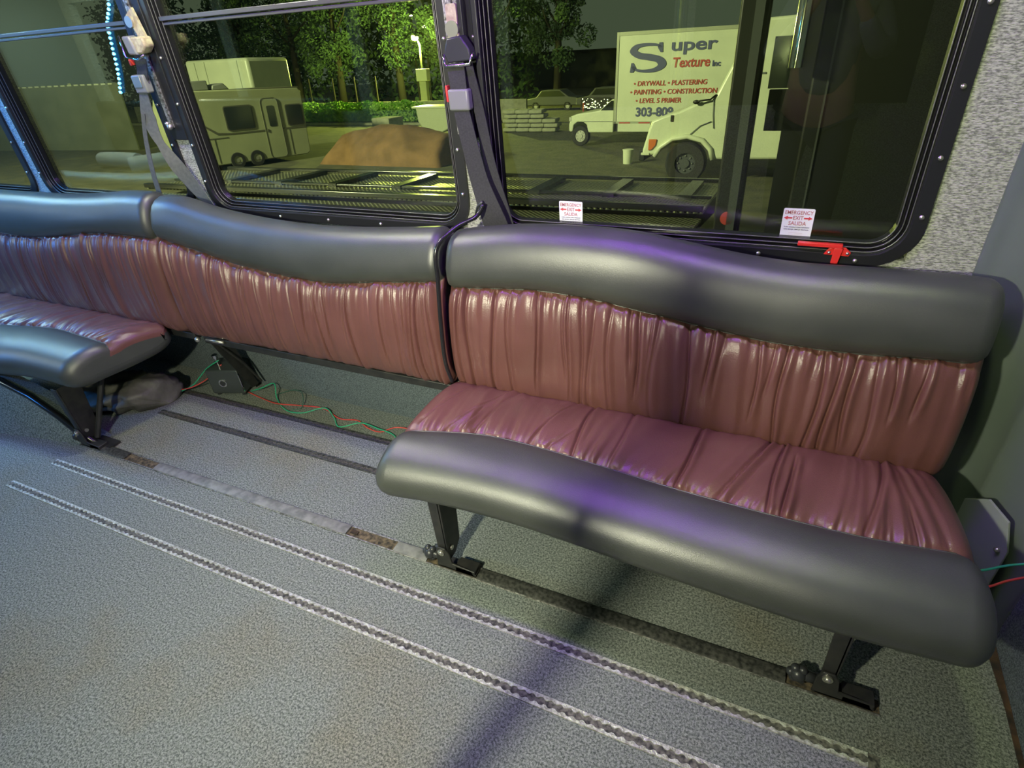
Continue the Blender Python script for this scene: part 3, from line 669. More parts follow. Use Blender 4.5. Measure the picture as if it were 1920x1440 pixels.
sl = empty('seat_belt', (-2.17, YW, 1.2)); tag(sl, 'twisted grey seat belt with metal buckle hanging on the left window pillar', 'seat belt')
def slp(o): o.location = -Vector(sl.location)
slp(MB().box(-2.222, -2.138, YW - .0135, YW - .0003, 1.155, 1.95).build('pillar_cover', 'black_frame', sl, bevel=.002))
slp(MB().box(-2.203, -2.183, YW - .020, YW - .0136, 1.20, 1.95).build('anchor_track', 'alu', sl))
m = MB()
for k in range(22): m.cyl((-2.186, YW - .0215, 1.22 + k * .025), (-2.186, YW - .0195, 1.22 + k * .025), .004, 8)
slp(m.build('track_slots', 'slot_dark', sl))
slp(MB().prism([(-2.195, 1.565), (-2.155, 1.585), (-2.135, 1.50), (-2.165, 1.485)], YW - .035, YW - .026).build('warning_tag', 'tag_yellow', sl))
m = MB(); m.cyl((-2.185, YW - .042, 1.545), (-2.185, YW - .034, 1.545), .018, 20); slp(m.build('anchor_bolt', 'bolt', sl, smooth=True, auto=40))
slp(MB().prism([(-2.195, 1.50), (-2.125, 1.50), (-2.120, 1.47), (-2.150, 1.448), (-2.195, 1.45)], YW - .06, YW - .02).build('loop_guide', 'tag_yellow', sl, bevel=.006))
slp(MB().prism([(-2.222, 1.505), (-2.185, 1.505), (-2.170, 1.445), (-2.215, 1.448)], YW - .066, YW - .03).build('guide_cover', 'plastic_grey', sl, bevel=.006))
slp(MB().tube([(-2.225, YW - .07, 1.508), (-2.228, YW - .07, 1.442), (-2.17, YW - .07, 1.432), (-2.13, YW - .07, 1.445)], .004, 8).build('loop_bar', 'chrome', sl, smooth=True))
slp(ribbon([(-2.175, 1.585, 1.44), (-2.185, 1.585, 1.41), (-2.20, 1.585, 1.375)], [.055, .05, .05], [fn, fn]).build('upper_strap', 'belt', sl, smooth=True, auto=40))
slp(MB().box(-2.250, -2.185, YW - .068, YW - .038, 1.325, 1.385).build('buckle', 'plastic_grey', sl, bevel=.006, bseg=3))
slp(MB().box(-2.244, -2.200, YW - .071, YW - .0685, 1.345, 1.382).build('buckle_plate', 'bolt', sl, bevel=.001))
slp(MB().box(-2.235, -2.2255, YW - .062, YW - .045, 1.415, 1.435).build('release_button', 'red_plastic', sl, bevel=.002))
slp(ribbon([(-2.22, 1.58, 1.33), (-2.245, 1.58, 1.25), (-2.245, 1.58, 1.18), (-2.225, 1.59, 1.10), (-2.19, 1.61, 1.00), (-2.13, 1.62, .90)], [.040, .060, .030, .055, .062, .05], [fn, (.3, -1, 0), (.7, -.7, 0), (.2, -1, 0), (-.2, -1, 0)]).build('lower_strap', 'belt_grey', sl, smooth=True, auto=40))
slp(ribbon([(-2.255, 1.57, 1.26), (-2.30, 1.57, 1.16), (-2.335, 1.57, 1.04), (-2.365, 1.58, .93)], [.014, .018, .022, .03], [(.4, -1, 0), fn]).build('loose_strap', 'belt_grey', sl, smooth=True, auto=40))
m = MB(); m.ico((-2.190, YW - .028, 1.205), .012, 2); m.ico((-2.200, YW - .028, 1.215), .009, 2); slp(m.build('track_bolt', 'bolt', sl, smooth=True))

# ================================================================== SIDE OF THE BUS BEHIND THE CAMERA (seen reflected in the panes)
hs = MB()
def housing(name, x0, x1, y0, y1, z0, z1, label):
    return tag(MB().box(x0, x1, y0, y1, z0, z1).build(name, 'plastic_grey', bevel=.004), label, 'ceiling light')
housing('ceiling_light', -2.57, -1.63, -.42, .12, 1.965, ZC, 'wide ceiling light panel over the left of the aisle')
housing('ceiling_light', -5.97, -5.43, -.37, -.03, 1.965, ZC, 'ceiling light panel above the opposite bench')
housing('ceiling_light', -.37, .37, -.17, .27, 1.965, ZC, 'ceiling light panel over the right of the aisle')
housing('ceiling_light', -1.87, -1.73, 1.26, 1.40, 1.965, ZC, 'round spot light in the ceiling over the middle bench')
housing('ceiling_light', .12, .22, .93, 1.03, 1.965, ZC, 'small ceiling spot over the nearest bench')
housing('ceiling_light', -4.48, -4.32, 1.12, 1.28, 1.965, ZC, 'ceiling spot over the far left bench')
tag(MB().box(-5.4, 0.02, 1.10, 1.14, 1.956, ZC).build('light_strip', 'plastic_grey'), 'coloured light strip along the ceiling above the bench row', 'light strip')
tag(MB().box(-.87, -.67, Y0, -.66, 1.58, 1.70).build('wall_light', 'plastic_grey', bevel=.004), 'small work light on the opposite wall behind the camera', 'wall light')
tag(MB().cyl((-.63, -.05, 0), (-.63, -.05, ZC), .027, 28).build('grab_pole', 'chrome', smooth=True, auto=40), 'upright chrome grab pole in the aisle', 'pole')
# rope light
tag(MB().box(-4.52, -3.68, Y0, -.655, 1.82, 1.90).build('wall_light', 'plastic_grey', bevel=.004), 'long blue light bar high on the opposite wall', 'wall light')
rl = empty('rope_light', (-5.6, -.60, 1.4)); tag(rl, 'blue glowing rope light hanging on the opposite wall, seen reflected in the left pane', 'rope light')
P = catmull([(-5.50, -.62, 1.95), (-5.55, -.62, 1.75), (-5.66, -.62, 1.62), (-5.72, -.62, 1.45), (-5.78, -.62, 1.25), (-5.86, -.62, 1.08)], 60)
o = MB().tube([tuple(p) for p in P], .022, 10).build('rope', 'led_body', rl, smooth=True); o.location = -Vector(rl.location)
m = MB()
P2 = catmull([(-5.50, -.60, 1.95), (-5.55, -.60, 1.75), (-5.66, -.60, 1.62), (-5.72, -.60, 1.45), (-5.78, -.60, 1.25), (-5.86, -.60, 1.08)], 24)
for p in P2: m.ico(tuple(p), .014, 1)
o = m.build('diodes', 'led_blue', rl); o.location = -Vector(rl.location)
# opposite bench with paper rolls
ob = empty('bench_seat', (-5.0, -.45, 0)); tag(ob, 'dark bench seat against the opposite wall, seen only as a reflection', 'bench seat')
MB().box(-1.35, 1.6, -.18, .17, .30, .44).build('seat', 'vinyl', ob, bevel=.03, bseg=4); MB().box(-1.35, 1.6, -.26, -.17, .40, 1.0).build('backrest', 'vinyl', ob, bevel=.03, bseg=4)
for x in (-1.1, 1.3): MB().box(x, x + .04, -.1, .1, 0, .3).build('leg', 'black_steel', ob)
def roll(loc, rz, label, tail=False):
    r = empty('paper_roll', loc); r.rotation_euler = (0, 0, rz); tag(r, label, 'paper roll', None)
    MB().ring((0, 0, 0), (1, 0, 0), .07, .022, .55 if not tail else .35, 30).build('paper', 'paper', r, smooth=True, auto=40)
    MB().ring((0, 0, 0), (1, 0, 0), .0215, .018, .552 if not tail else .352, 24).build('core', 'cardboard', r, smooth=True, auto=40)
    if tail: MB().box(-.16, .16, -.13, -.06, -.068, -.064).build('loose_sheet', 'paper', r)
roll((-6.0, -.42, .512), radians(0), 'white paper towel roll lying on the opposite bench, reflected in the left pane')
roll((-5.50, -.38, .512), radians(-50), 'second white paper roll with loose sheet, right of the longer roll in the reflection', True)

exec_person = True
def person():
    """photographer standing behind the camera, seen only as a faint reflection"""
    r = empty('person', (.05, -.36, 0)); tag(r, 'person in a grey shirt holding up a phone, faintly reflected in the pane', 'person')
    def skin(name, chains, m, sub=2):
        V = []; E = []; R = []
        for ch in chains:
            prev = ch[0] if isinstance(ch[0], int) else None
            for it in (ch[1:] if prev is not None else ch):
                V.append(it[:3]); R.append(it[3]); i = len(V) - 1
                if prev is not None: E.append((prev, i))
                prev = i
        me = bpy.data.meshes.new(name); me.from_pydata(V, E, []); me.materials.append(MATS[m])
        o = bpy.data.objects.new(name, me); link(o, r)
        s = o.modifiers.new('skin', 'SKIN'); s.use_smooth_shade = True
        for i, v in enumerate(me.skin_vertices[0].data): v.radius = (R[i], R[i]); v.use_root = (i == 0)
        sm = o.modifiers.new('sub', 'SUBSURF'); sm.levels = sub; sm.render_levels = sub
        return o
    # indices: 0 pelvis,1 waist,2 chest,3 neck,4 head..
    body = [[(0, 0, .95, .145), (0, 0, 1.12, .13), (0, .01, 1.33, .15), (0, .01, 1.46, .065), (0, .02, 1.52, .06), (0, .03, 1.60, .095), (0, .02, 1.70, .085)],
            [2, (.17, .0, 1.38, .062), (.24, .03, 1.18, .048), (.20, .20, 1.20, .036), (.085, .325, 1.40, .026), (.07, .335, 1.455, .030)],
            [2, (-.17, .0, 1.38, .062), (-.25, .03, 1.18, .048), (-.22, .20, 1.20, .036), (-.095, .325, 1.40, .026), (-.08, .335, 1.455, .030)],
            [0, (.10, 0, .86, .095), (.12, .02, .48, .065), (.12, -.01, .09, .045), (.13, .12, .04, .04)],
            [0, (-.10, 0, .86, .095), (-.12, .02, .48, .065), (-.12, -.01, .09, .045), (-.13, .12, .04, .04)]]
    skin('body', body, 'skin')
    skin('shirt', [[(0, 0, .94, .165), (0, 0, 1.12, .15), (0, .01, 1.33, .168), (0, .01, 1.43, .09)], [2, (.17, .0, 1.38, .078), (.245, .03, 1.18, .063), (.20, .20, 1.20, .050), (.12, .29, 1.33, .042)], [2, (-.17, .0, 1.38, .078), (-.255, .03, 1.18, .063), (-.22, .20, 1.20, .050), (-.13, .29, 1.33, .042)]], 'cloth_shirt')
    skin('trousers', [[(0, 0, .95, .15), (.10, 0, .84, .108), (.12, .02, .48, .078), (.12, -.01, .12, .06)], [0, (-.10, 0, .84, .108), (-.12, .02, .48, .078), (-.12, -.01, .12, .06)]], 'jeans')
    for s in (-1, 1):
        ch = []
        for k, (zz, ln) in enumerate(((1.50, .030), (1.482, .036), (1.463, .034), (1.446, .028))):
            ch.append([(s * .078, .340, zz, .009), (s * .066, .352, zz + .003, .0085), (s * (.072 - ln), .356, zz + .006, .007)])
        ch.append([(s * .07, .33, 1.445, .010), (s * .055, .318, 1.455, .009), (s * .04, .318, 1.465, .008)])
        for c in ch: skin('finger', [c], 'skin', 1)
    hm = MB(); hm.ico((0, .0, 1.70), .105, 3, .01, (.92, 1.0, .85)); hm.build('hair', 'hair', r, smooth=True)
    hd = MB(); hd.ico((0, .125, 1.625), .016, 2, 0, (.8, 1.2, 1.4)); hd.build('nose', 'skin', r, smooth=True)
    for s in (-1, 1):
        MB().ico((s * .035, .112, 1.655), .012, 2).build('eye', 'hair', r, smooth=True); MB().ico((s * .098, .03, 1.63), .02, 2, 0, (.4, 1, 1.4)).build('ear', 'skin', r, smooth=True)
    MB().ico((0, .112, 1.585), .02, 2, 0, (1.1, .5, .3)).build('mouth', 'ink_pale', r, smooth=True)
person()
pm = MB(); pm.box(-.035, .085, -.020, -.010, 1.462, 1.525); tag(pm.build('phone', 'plastic', bevel=.003), 'dark phone held by the person, faintly reflected in the large pane', 'phone')

# ================================================================== OUTSIDE
def ext_root(name, x, y, z, rz, label, cat, group=None):
    r = empty(name, M=EXT @ Matrix.Translation((x, y, z)) @ Matrix.Rotation(rz, 4, 'Z')); return tag(r, label, cat, group)
def ext_obj(o, x=0, y=0, z=0, rz=0): o.matrix_world = EXT @ Matrix.Translation((x, y, z)) @ Matrix.Rotation(rz, 4, 'Z'); return o
g = ext_obj(MB().box(-90, 60, -6, 110, -.2, 0).build('ground', 'asphalt')); tag(g, kind='structure')
def wheel(parent, x, y, z, r, w, hubr=.55, hm='hub'):
    t = MB(); t.ring((x, y, z), (0, 1, 0), r, r * hubr, w, 32); wh = t.build('wheel', 'tyre', parent, smooth=True, auto=45)
    h = MB(); h.cyl((x, y - w * .30, z), (x, y + w * .3, z), r * hubr * 1.02, 28); h.cyl((x, y - w * .42, z), (x, y - w * .28, z), r * hubr * .42, 18)
    for k in range(8): a = k * pi / 4; h.ico((x + cos(a) * r * hubr * .7, y - w * .32, z + sin(a) * r * hubr * .7), r * .06, 1)
    h.build('hub', hm, wh, smooth=True, auto=40); return wh

# --- camper trailer
cp = ext_root('camper_trailer', -15.08, 10.22, 0, radians(69), 'cream camper trailer with side windows and roof unit, parked beyond the middle pane', 'camper trailer')
MB().prism([(-.42, .14), (-.62, .5), (-.62, 1.5), (-.45, 2.0), (-.2, 2.07), (2.98, 2.0), (3.06, 1.9), (3.02, .22), (2.9, .14)], 0, 2.1, 'y').build('body', 'camper_skin', cp, bevel=.03)
def cwin(x0, x1, z0, z1, n='window'):
    f = MB().prism(rrect(x0 - .03, x1 + .03, z0 - .03, z1 + .03, .07, 4), -.02, .0).build(n, 'camper_trim', cp)
    MB().prism(rrect(x0, x1, z0, z1, .05, 4), -.028, -.02).build('pane', 'dark_glass', f); return f
cwin(.66, 1.42, 1.04, 1.62); cwin(2.47, 2.95, 1.02, 1.55)
d = MB().prism(rrect(1.72, 2.24, .16, 1.78, .12, 5), -.018, 0).build('door', 'camper_skin', cp, bevel=.006)
dt = MB(); q = rrect(1.72, 2.24, .16, 1.78, .12, 5); q.append(q[0]); dt.tube([(a, -.02, b) for a, b in q], .010, 6, False); dt.build('door_frame', 'camper_trim', d, smooth=True)
MB().prism(rrect(1.88, 2.10, 1.02, 1.58, .04, 4), -.026, -.018).build('door_pane', 'dark_glass', d)
MB().box(1.77, 1.81, -.035, -.018, .88, .96).build('door_handle', 'camper_trim', d)
MB().box(.7, 3.02, -.015, 0, .925, .955).build('belt_trim', 'camper_trim', cp)
MB().prism([(-.1, 1.25), (-.04, 1.25), (.35, .99), (.7, .955), (.7, .925), (.3, .95)], -.015, 0).build('swoosh_trim', 'camper_trim', cp)
MB().box(.20, .215, -.01, 0, .2, .85).box(.0, .6, -.01, 0, .84, .86).build('hatch_seam', 'camper_trim', cp); MB().box(2.45, 2.465, -.01, 0, .2, .9).build('panel_seam', 'camper_trim', cp)
MB().box(-.4, 3.0, .02, 2.08, 2.0, 2.035).build('roof_edge', 'camper_trim', cp)
MB().box(.05, .62, .6, 1.2, 2.05, 2.30).prism([(.70, 2.05), (.74, 2.18), (1.05, 2.22), (1.2, 2.05)], .6, 1.2).build('roof_unit', 'plastic_grey', cp, bevel=.03)
for x in (.72, 1.30): wheel(cp, x, .07, .22, .22, .18)
# white box behind the camper
wbx = ext_root('cargo_box', -22.3, 16.0, 0, radians(4), 'tall white cargo body standing behind the camper trailer', 'truck')
MB().box(0, 3.1, 0, 2.3, .9, 2.98).build('box_body', 'white_paint', wbx, bevel=.12, bseg=3)
for x in (.5, 1.0, 2.6): MB().box(x, x + .02, -.012, 0, .9, 2.9).build('seam_strip', 'galv', wbx)
MB().box(0, 3.1, .3, 2.0, .55, .9).build('chassis', 'black_outside', wbx)
for x in (.6, 2.4): wheel(wbx, x, .15, .4, .4, .25)

# --- box truck with signage
bt = ext_root('box_truck', -5.20, 16.58, 0, 0, 'white box truck with blue and red company lettering on its side', 'truck')
MB().box(0, 5.6, 0, 2.2, .68, 3.0).build('cargo_box', 'white_paint', bt, bevel=.03)
MB().box(0, 5.6, -.02, 0, .66, .72).box(0, 5.6, -.015, 0, 2.93, 3.02).box(-.01, .06, -.02, .02, .66, 3.02).build('box_rail', 'galv', bt)
MB().box(.02, 5.5, .2, 2.0, .42, .66).build('chassis', 'black_outside', bt)
MB().box(.12, 1.1, -.02, .03, .44, .66).build('side_skirt', 'white_paint', bt)
for a_ in (.16, .75): MB().box(a_, a_ + .33, -.03, -.02, .665, .70).build('reflector_strip', 'ink_brick', bt)
MB().prism([(-1.46, .42), (-1.48, .62), (-1.42, .86), (-1.2, .93), (-.75, .98), (-.5, 1.02), (-.12, 1.32), (-.05, 1.32), (-.05, .40), (-.85, .40), (-.90, .62), (-1.02, .70), (-1.2, .70), (-1.32, .62), (-1.36, .42)], .1, 1.9).build('cab', 'white_paint', bt, bevel=.03, bseg=3)
MB().prism([(-.46, 1.02), (-.14, 1.28), (-.07, 1.28), (-.07, 1.02)], .09, .10).build('cab_window', 'dark_glass', bt)
MB().box(-1.50, -1.44, .15, 1.85, .44, .58).build('bumper', 'galv', bt, bevel=.01); MB().box(-1.475, -1.40, .09, .3, .72, .84).build('headlight', 'hub', bt, bevel=.01)
MB().box(-1.0, -.08, .085, .10, .70, .715).build('cab_crease', 'ink_grey', bt)
wheel(bt, -1.10, .16, .30, .29, .20, .6); wheel(bt, 3.9, .16, .30, .30, .22)
def bt_text(s, cx, cz, size, m, **k): return text(s, size, m, 'lettering', bt, Matrix.Translation((cx, -.016, cz)), depth=.003, **k)
# big slab-serif S
def bigS():
    n = 40; cl = []
    pts = [(.43, .60), (.38, .67), (.20, .70), (.02, .66), (-.04, .54), (.06, .42), (.25, .36), (.42, .28), (.47, .14), (.38, .03), (.20, -.01), (.02, .03), (-.05, .12)]
    P = catmull(pts, 70); mb = MB(); V = []; F = []
    for i, p in enumerate(P):
        u = i / 69; t = P[min(i + 1, 69)] - P[max(i - 1, 0)]; t /= np.linalg.norm(t); nn = np.array([-t[1], t[0]])
        w_ = .030 + .055 * sin(pi * u) ** 2
        for y in (-.004, .004):
            V.append((p[0] + nn[0] * w_, y, p[1] + nn[1] * w_)); V.append((p[0] - nn[0] * w_, y, p[1] - nn[1] * w_))
    for i in range(69):
        a = i * 4; F += [(a, a + 1, a + 5, a + 4), (a + 2, a + 3, a + 7, a + 6), (a, a + 4, a + 6, a + 2), (a + 1, a + 5, a + 7, a + 3)]
    mb.add(V, F)
    mb.prism([(.40, .74), (.46, .74), (.47, .48), (.43, .48), (.38, .60)], -.004, .004); mb.prism([(-.09, -.04), (-.03, -.04), (.02, .08), (-.03, .22), (-.07, .22)], -.004, .004)
    o = mb.build('lettering', 'ink_navy', bt); o.data.transform(Matrix.Translation((.55, -.02, 2.04)) @ Matrix.Diagonal((1.62, 1, .92, 1))); return o
bigS()
bt_text('uper', 2.13, 2.63, .42, 'ink_navy', bold=.010, xs=1.55)
bt_text('Texture', 2.10, 2.20, .34, 'ink_brick', bold=.007, xs=.90, shear=.1); bt_text('Inc', 2.78, 2.15, .19, 'ink_navy', bold=.006)
bt_text('• DRYWALL • PLASTERING', 1.56, 1.71, .175, 'ink_brick', bold=.003, xs=1.0, shear=.1)
bt_text('• PAINTING • CONSTRUCTION', 1.66, 1.49, .175, 'ink_brick', bold=.003, xs=1.0, shear=.1)
bt_text('• LEVEL 5 PRIMER', 1.27, 1.265, .175, 'ink_brick', bold=.003, shear=.1)
bt_text('303-809', 1.18, .96, .33, 'ink_navy', bold=.010, xs=1.0)

# --- white truck with long hood, in front
wt = ext_root('white_truck', -3.05, 11.2, 0, 0, 'large white truck with rounded hood and amber turn light before the box truck', 'truck')
MB().prism([(0, .50), (0, .62), (.10, 1.0), (.16, 1.20), (.40, 1.29), (.72, 1.38), (1.18, 1.58), (1.40, 1.66), (1.50, 1.90), (1.95, 2.9), (3.6, 2.95), (3.7, .5), (1.62, .46), (1.45, .46), (1.38, .66), (1.2, .80), (.95, .86), (.68, .83), (.45, .72), (.27, .52)], 0, 2.1).build('cab', 'white_paint', wt, bevel=.05, bseg=3)
ar = MB(); ar.tube([(.27, -.01, .50), (.38, -.02, .68), (.62, -.03, .85), (.92, -.03, .90), (1.22, -.03, .83), (1.40, -.02, .66), (1.47, -.01, .46)], .05, 10); ar.build('fender_flare', 'white_paint', wt, smooth=True)
MB().prism([(.13, .62), (.13, .84), (.30, .84), (.28, .72), (.20, .63)], -.03, .01).build('turn_light', 'amber', wt, bevel=.01)
MB().box(-.08, .05, .05, 2.05, .40, .62).build('bumper', 'black_outside', wt, bevel=.02); MB().box(-.02, .16, -.02, .06, .52, .57).build('bumper_corner', 'white_paint', wt, bevel=.01)
MB().tube([(1.36, -.02, 1.60), (1.38, -.02, 1.30), (1.42, -.02, 1.05)], .008, 6).tube([(.95, -.02, .92), (1.15, -.02, 1.10), (1.36, -.02, 1.18)], .008, 6).build('door_seam', 'ink_grey', wt, smooth=True)
MB().box(.55, .60, -.02, .01, 1.18, 1.30).build('hood_vent', 'black_outside', wt); MB().box(2.0, 2.25, -.02, .01, 2.0, 2.03).build('door_line', 'ink_grey', wt)
m = MB(); m.tube([(1.02, -.06, 1.52), (1.10, -.10, 1.56), (1.30, -.06, 1.58), (1.40, 0, 1.66)], .018, 8); m.ico((1.04, -.08, 1.54), .05, 2, 0, (1.4, .6, .8)); m.build('hood_mirror', 'black_outside', wt, smooth=True)
MB().prism([(2.32, 1.75), (2.32, 2.60), (3.3, 2.6), (3.3, 1.75)], -.01, 0).build('side_window', 'dark_glass', wt)
wheel(wt, .92, .12, .37, .42, .3, .5, 'grey_outside'); wheel(wt, 3.2, .12, .37, .42, .3, .5)
bk = ext_root('bucket', -3.93, 13.45, 0, 0, 'white bucket on the ground by the front of the large white truck', 'bucket')
MB().tube([(0, 0, 0), (0, 0, .32)], [.11, .13], 24).build('pail', 'white_paint', bk, smooth=True, auto=40); MB().cyl((0, 0, .32), (0, 0, .345), .138, 24).build('lid', 'white_paint', bk, smooth=True, auto=40)

# --- black equipment trailer right outside, with posts
be = ext_root('black_trailer', -.50, 4.0, 0, 0, 'tall black enclosed trailer standing right outside the large window, with upright posts', 'trailer')
MB().box(.50, 4.6, .0, 1.8, .45, 3.9).build('body', 'black_outside', be, bevel=.02)
MB().box(-.14, .10, .0, .14, .3, 3.9).build('post', 'black_outside', be, bevel=.02)
MB().box(-.02, .055, -.03, 0, .3, 3.9).build('post_strip', 'grey_outside', be)
MB().box(.18, .50, .1, .25, .45, .80).box(.18, .50, .1, .25, 1.72, 2.05).build('crossbar', 'black_outside', be)
MB().box(.33, .50, .1, .2, .8, 3.9).build('side_panel', 'black_outside', be)
MB().cyl((.36, -.10, 2.22), (.36, -.10, 3.9), .055, 24).build('exhaust_stack', 'chrome', be, smooth=True, auto=40)
MB().box(.62, .635, -.01, 0, .5, 3.8).build('panel_seam', 'grey_outside', be)
MB().box(-.14, 4.6, .05, 1.7, .30, .45).build('chassis', 'black_outside', be)
for x in (.9, 3.6): wheel(be, x, .15, .26, .26, .18)
m = MB(); m.cyl((-.02, -.03, .95), (-.02, 0, .95), .06, 20); m.build('side_marker', 'ink_brick', be)

# --- flatbed trailer outside the panes
ft = ext_root('flatbed_trailer', 0, 0, 0, 0, 'low flatbed trailer with black side rails and diamond mesh deck just outside the bus', 'trailer')
def ry(x, a, b): return a + (b - a) * (x + 9.0) / 8.0
for (ya, yb, z, hh, dd) in ((6.55, 6.95, .80, .05, .08), (5.35, 5.85, .78, .04, .07), (4.75, 5.15, .80, .07, .10)):
    MB().prism([(-10.2, ya), (-.9, yb), (-.9, yb + dd), (-10.2, ya + dd)], z - hh, z, 'z').build('side_rail', 'black_gloss', ft, bevel=.01)
MB().prism([(-10.2, 4.8), (-.9, 5.2), (-.9, 6.95), (-10.2, 6.6)], .70, .73, 'z').build('deck', 'mesh_deck', ft)
MB().prism([(-9.5, 2.9), (-1.0, 3.1), (-.9, 5.15), (-10.2, 4.75)], .62, .66, 'z').build('ramp', 'mesh_deck', ft)
for x in (-9.0, -7.9, -6.8, -5.6, -4.45, -3.35, -2.3, -1.3): MB().box(x, x + .16, ry(x, 5.42, 5.82), ry(x, 6.58, 6.88), .73, .79).build('stake_pocket', 'black_gloss', ft)
MB().prism([(-9.8, 3.0), (-1.2, 3.1), (-.95, 6.9), (-10.1, 6.6)], .35, .58, 'z').build('frame', 'black_outside', ft)
for x in (-7.0, -3.6): wheel(ft, x, 4.2, .26, .26, .2)

# --- soil heap, blue board, tank, blocks, hedge
def mound():
    V = []; F = []; nx, ny = 60, 26; rg = random.Random(5); n = noise1(77, .35); n2 = noise1(78, .12)
    for i in range(nx):
        for j in range(ny):
            u = i / (nx - 1); v = j / (ny - 1); x = -12.75 + 4.1 * u; y = 11.95 + 2.2 * v + 0 * u
            h = (.62 + .36 * np.interp(u, [0, .2, .38, .5, .62, .8, 1], [.1, .55, 1, .85, 1, .5, .35])) * (min(1, u / .10) ** .5) * (min(1, (1 - u) / .04) ** .5) * sin(pi * min(1, v * .9 + .06)) ** .7
            V.append((x, y, 0 if j == 0 else max(0, h + .05 * float(n(x + y)) + .025 * float(n2(x * 1.3 - y)) )))
    F = [(i * ny + j, i * ny + j + 1, (i + 1) * ny + j + 1, (i + 1) * ny + j) for i in range(nx - 1) for j in range(ny - 1)]
    o = mesh_obj('soil_heap', V, F, 'orange_soil', None, smooth=True); ext_obj(o); return tag(o, 'orange brown heap of soil between the camper trailer and the white tank', 'soil heap')
mound()
tk = ext_root('water_tank', -12.4, 18.0, 0, radians(5), 'pale rounded tank body on a stand beneath the street lamp', 'tank')
MB().prism([(-.75, 1.10), (-.70, .62), (-.50, .34), (-.25, .24), (.25, .24), (.5, .34), (.70, .62), (.75, 1.10)], 0, 1.2).build('tank_body', 'tank', tk, bevel=.04)
MB().box(-.9, .95, -.03, 1.25, 1.07, 1.13).build('rim', 'white_paint', tk, bevel=.01)
for x in (-.6, .55): MB().box(x, x + .06, .1, 1.1, 0, .4).build('stand_leg', 'black_outside', tk)
tc_ = ext_root('crate_stack', -14.2, 16.6, 0, 0, 'grey crate stack left of the pale tank', 'crate')
MB().box(0, .75, 0, .9, 0, .85).build('crate', 'concrete', tc_, bevel=.02); MB().box(.80, 1.0, .1, .8, 0, .30).build('block', 'cyan_trim', tc_)
bags = []
pr = None
for r_ in range(5):
    for c_ in range(4 - (r_ > 2)):
        m = None
        if pr is None:
            mb_ = MB(); mb_.box(-.27, .27, 0, .8, 0, .135); pr = mb_.build('concrete_block', 'concrete', None, bevel=.04, bseg=3); o = pr
        else: o = pr.copy(); COL.objects.link(o)
        row = ['bottom', 'second', 'third', 'fourth', 'top'][r_]; colw = ['leftmost', 'second from left', 'second from right', 'rightmost'][c_ if r_ < 3 else min(c_, 2)]
        ext_obj(o, -10.55 + c_ * .56 + (r_ % 2) * .08, 20.5, .02 + r_ * .16, radians(8))
        tag(o, 'pale block in the stack beyond the window, %s row, %s' % (row, colw), 'block', 'pale blocks stacked in the lot')
# hedge = continuous leafy bank on a low wall
def hedge():
    V = []; F = []; rg = random.Random(3)
    for k in range(5200):
        x = rg.uniform(-27, -17.2); y = 24 + rg.uniform(0, 1.2); z0 = .10 + .85 * rg.random() ** .8 + .08 * sin(x * 3)
        a = rg.uniform(0, 6.28); s = rg.uniform(.05, .11); dx, dy = cos(a) * s, sin(a) * s; n = len(V)
        V += [(x - dx, y - dy, z0), (x, y, z0 + s * .5), (x + dx, y + dy, z0 + rg.uniform(-.05, .08)), (x, y, z0 - s * .5)]; F.append((n, n + 1, n + 2, n + 3))
    m = MB(); m.v = V; m.f = F; m.box(-27, -17.4, 24.3, 25.2, .1, .7); o = ext_obj(m.build('hedge', 'leaf')); return tag(o, 'bright green low hedge lit by the street lamp', 'hedge')
hedge()
o = ext_obj(MB().box(-40, -16.6, 23.5, 23.8, 0, .10).build('kerb', 'concrete')); tag(o, 'pale broken kerb line running in front of the hedge', 'kerb')
o = ext_obj(MB().box(-40, -12, 25.6, 25.75, 0, .92).build('low_wall', 'concrete')); tag(o, 'pale low wall whose top shows just behind the hedge', 'wall')
# street lamp
sl_ = ext_root('street_lamp', -20.35, 30.0, 0, 0, 'glowing yellow street lamp on a tall pole', 'street lamp')
MB().tube([(0, 0, 0), (0, 0, 3.55), (-.03, -.1, 3.72)], [.10, .06, .05], 12).build('pole', 'galv', sl_, smooth=True)
MB().ico((-.07, -.32, 3.86), .19, 2, 0, (1, 1, .7)).build('bulb', 'lamp_glow', sl_, smooth=True)
MB().prism([(-.22, 3.92), (.10, 3.92), (.04, 4.02), (-.16, 4.02)], -.5, -.1).build('lamp_head', 'galv', sl_, bevel=.02)
ub = ext_root('utility_box', -19.75, 28.9, 0, 0, 'pale utility box on a post at the foot of the street lamp', 'utility box')
MB().box(-.35, .35, 0, .4, 1.75, 2.35).build('box', 'white_paint', ub, bevel=.03); MB().box(-.22, .22, .05, .35, .3, 1.75).build('stand', 'tank', ub, bevel=.03)
for i, (x, z_) in enumerate(((-24.9, 4.9), (-25.9, 5.6))):
    f_ = ext_root('distant_light', x, 38, 0, 0, ['small far light left of the street lamp', 'dim far light high left of the street lamp'][i], 'light')
    MB().cyl((0, 0, 0), (0, 0, z_), .05, 8).build('pole', 'bark', f_); MB().ico((0, 0, z_), .13 - .05 * i, 2, 0, (1.6, 1, .6)).build('bulb', 'far_glow', f_, smooth=True)
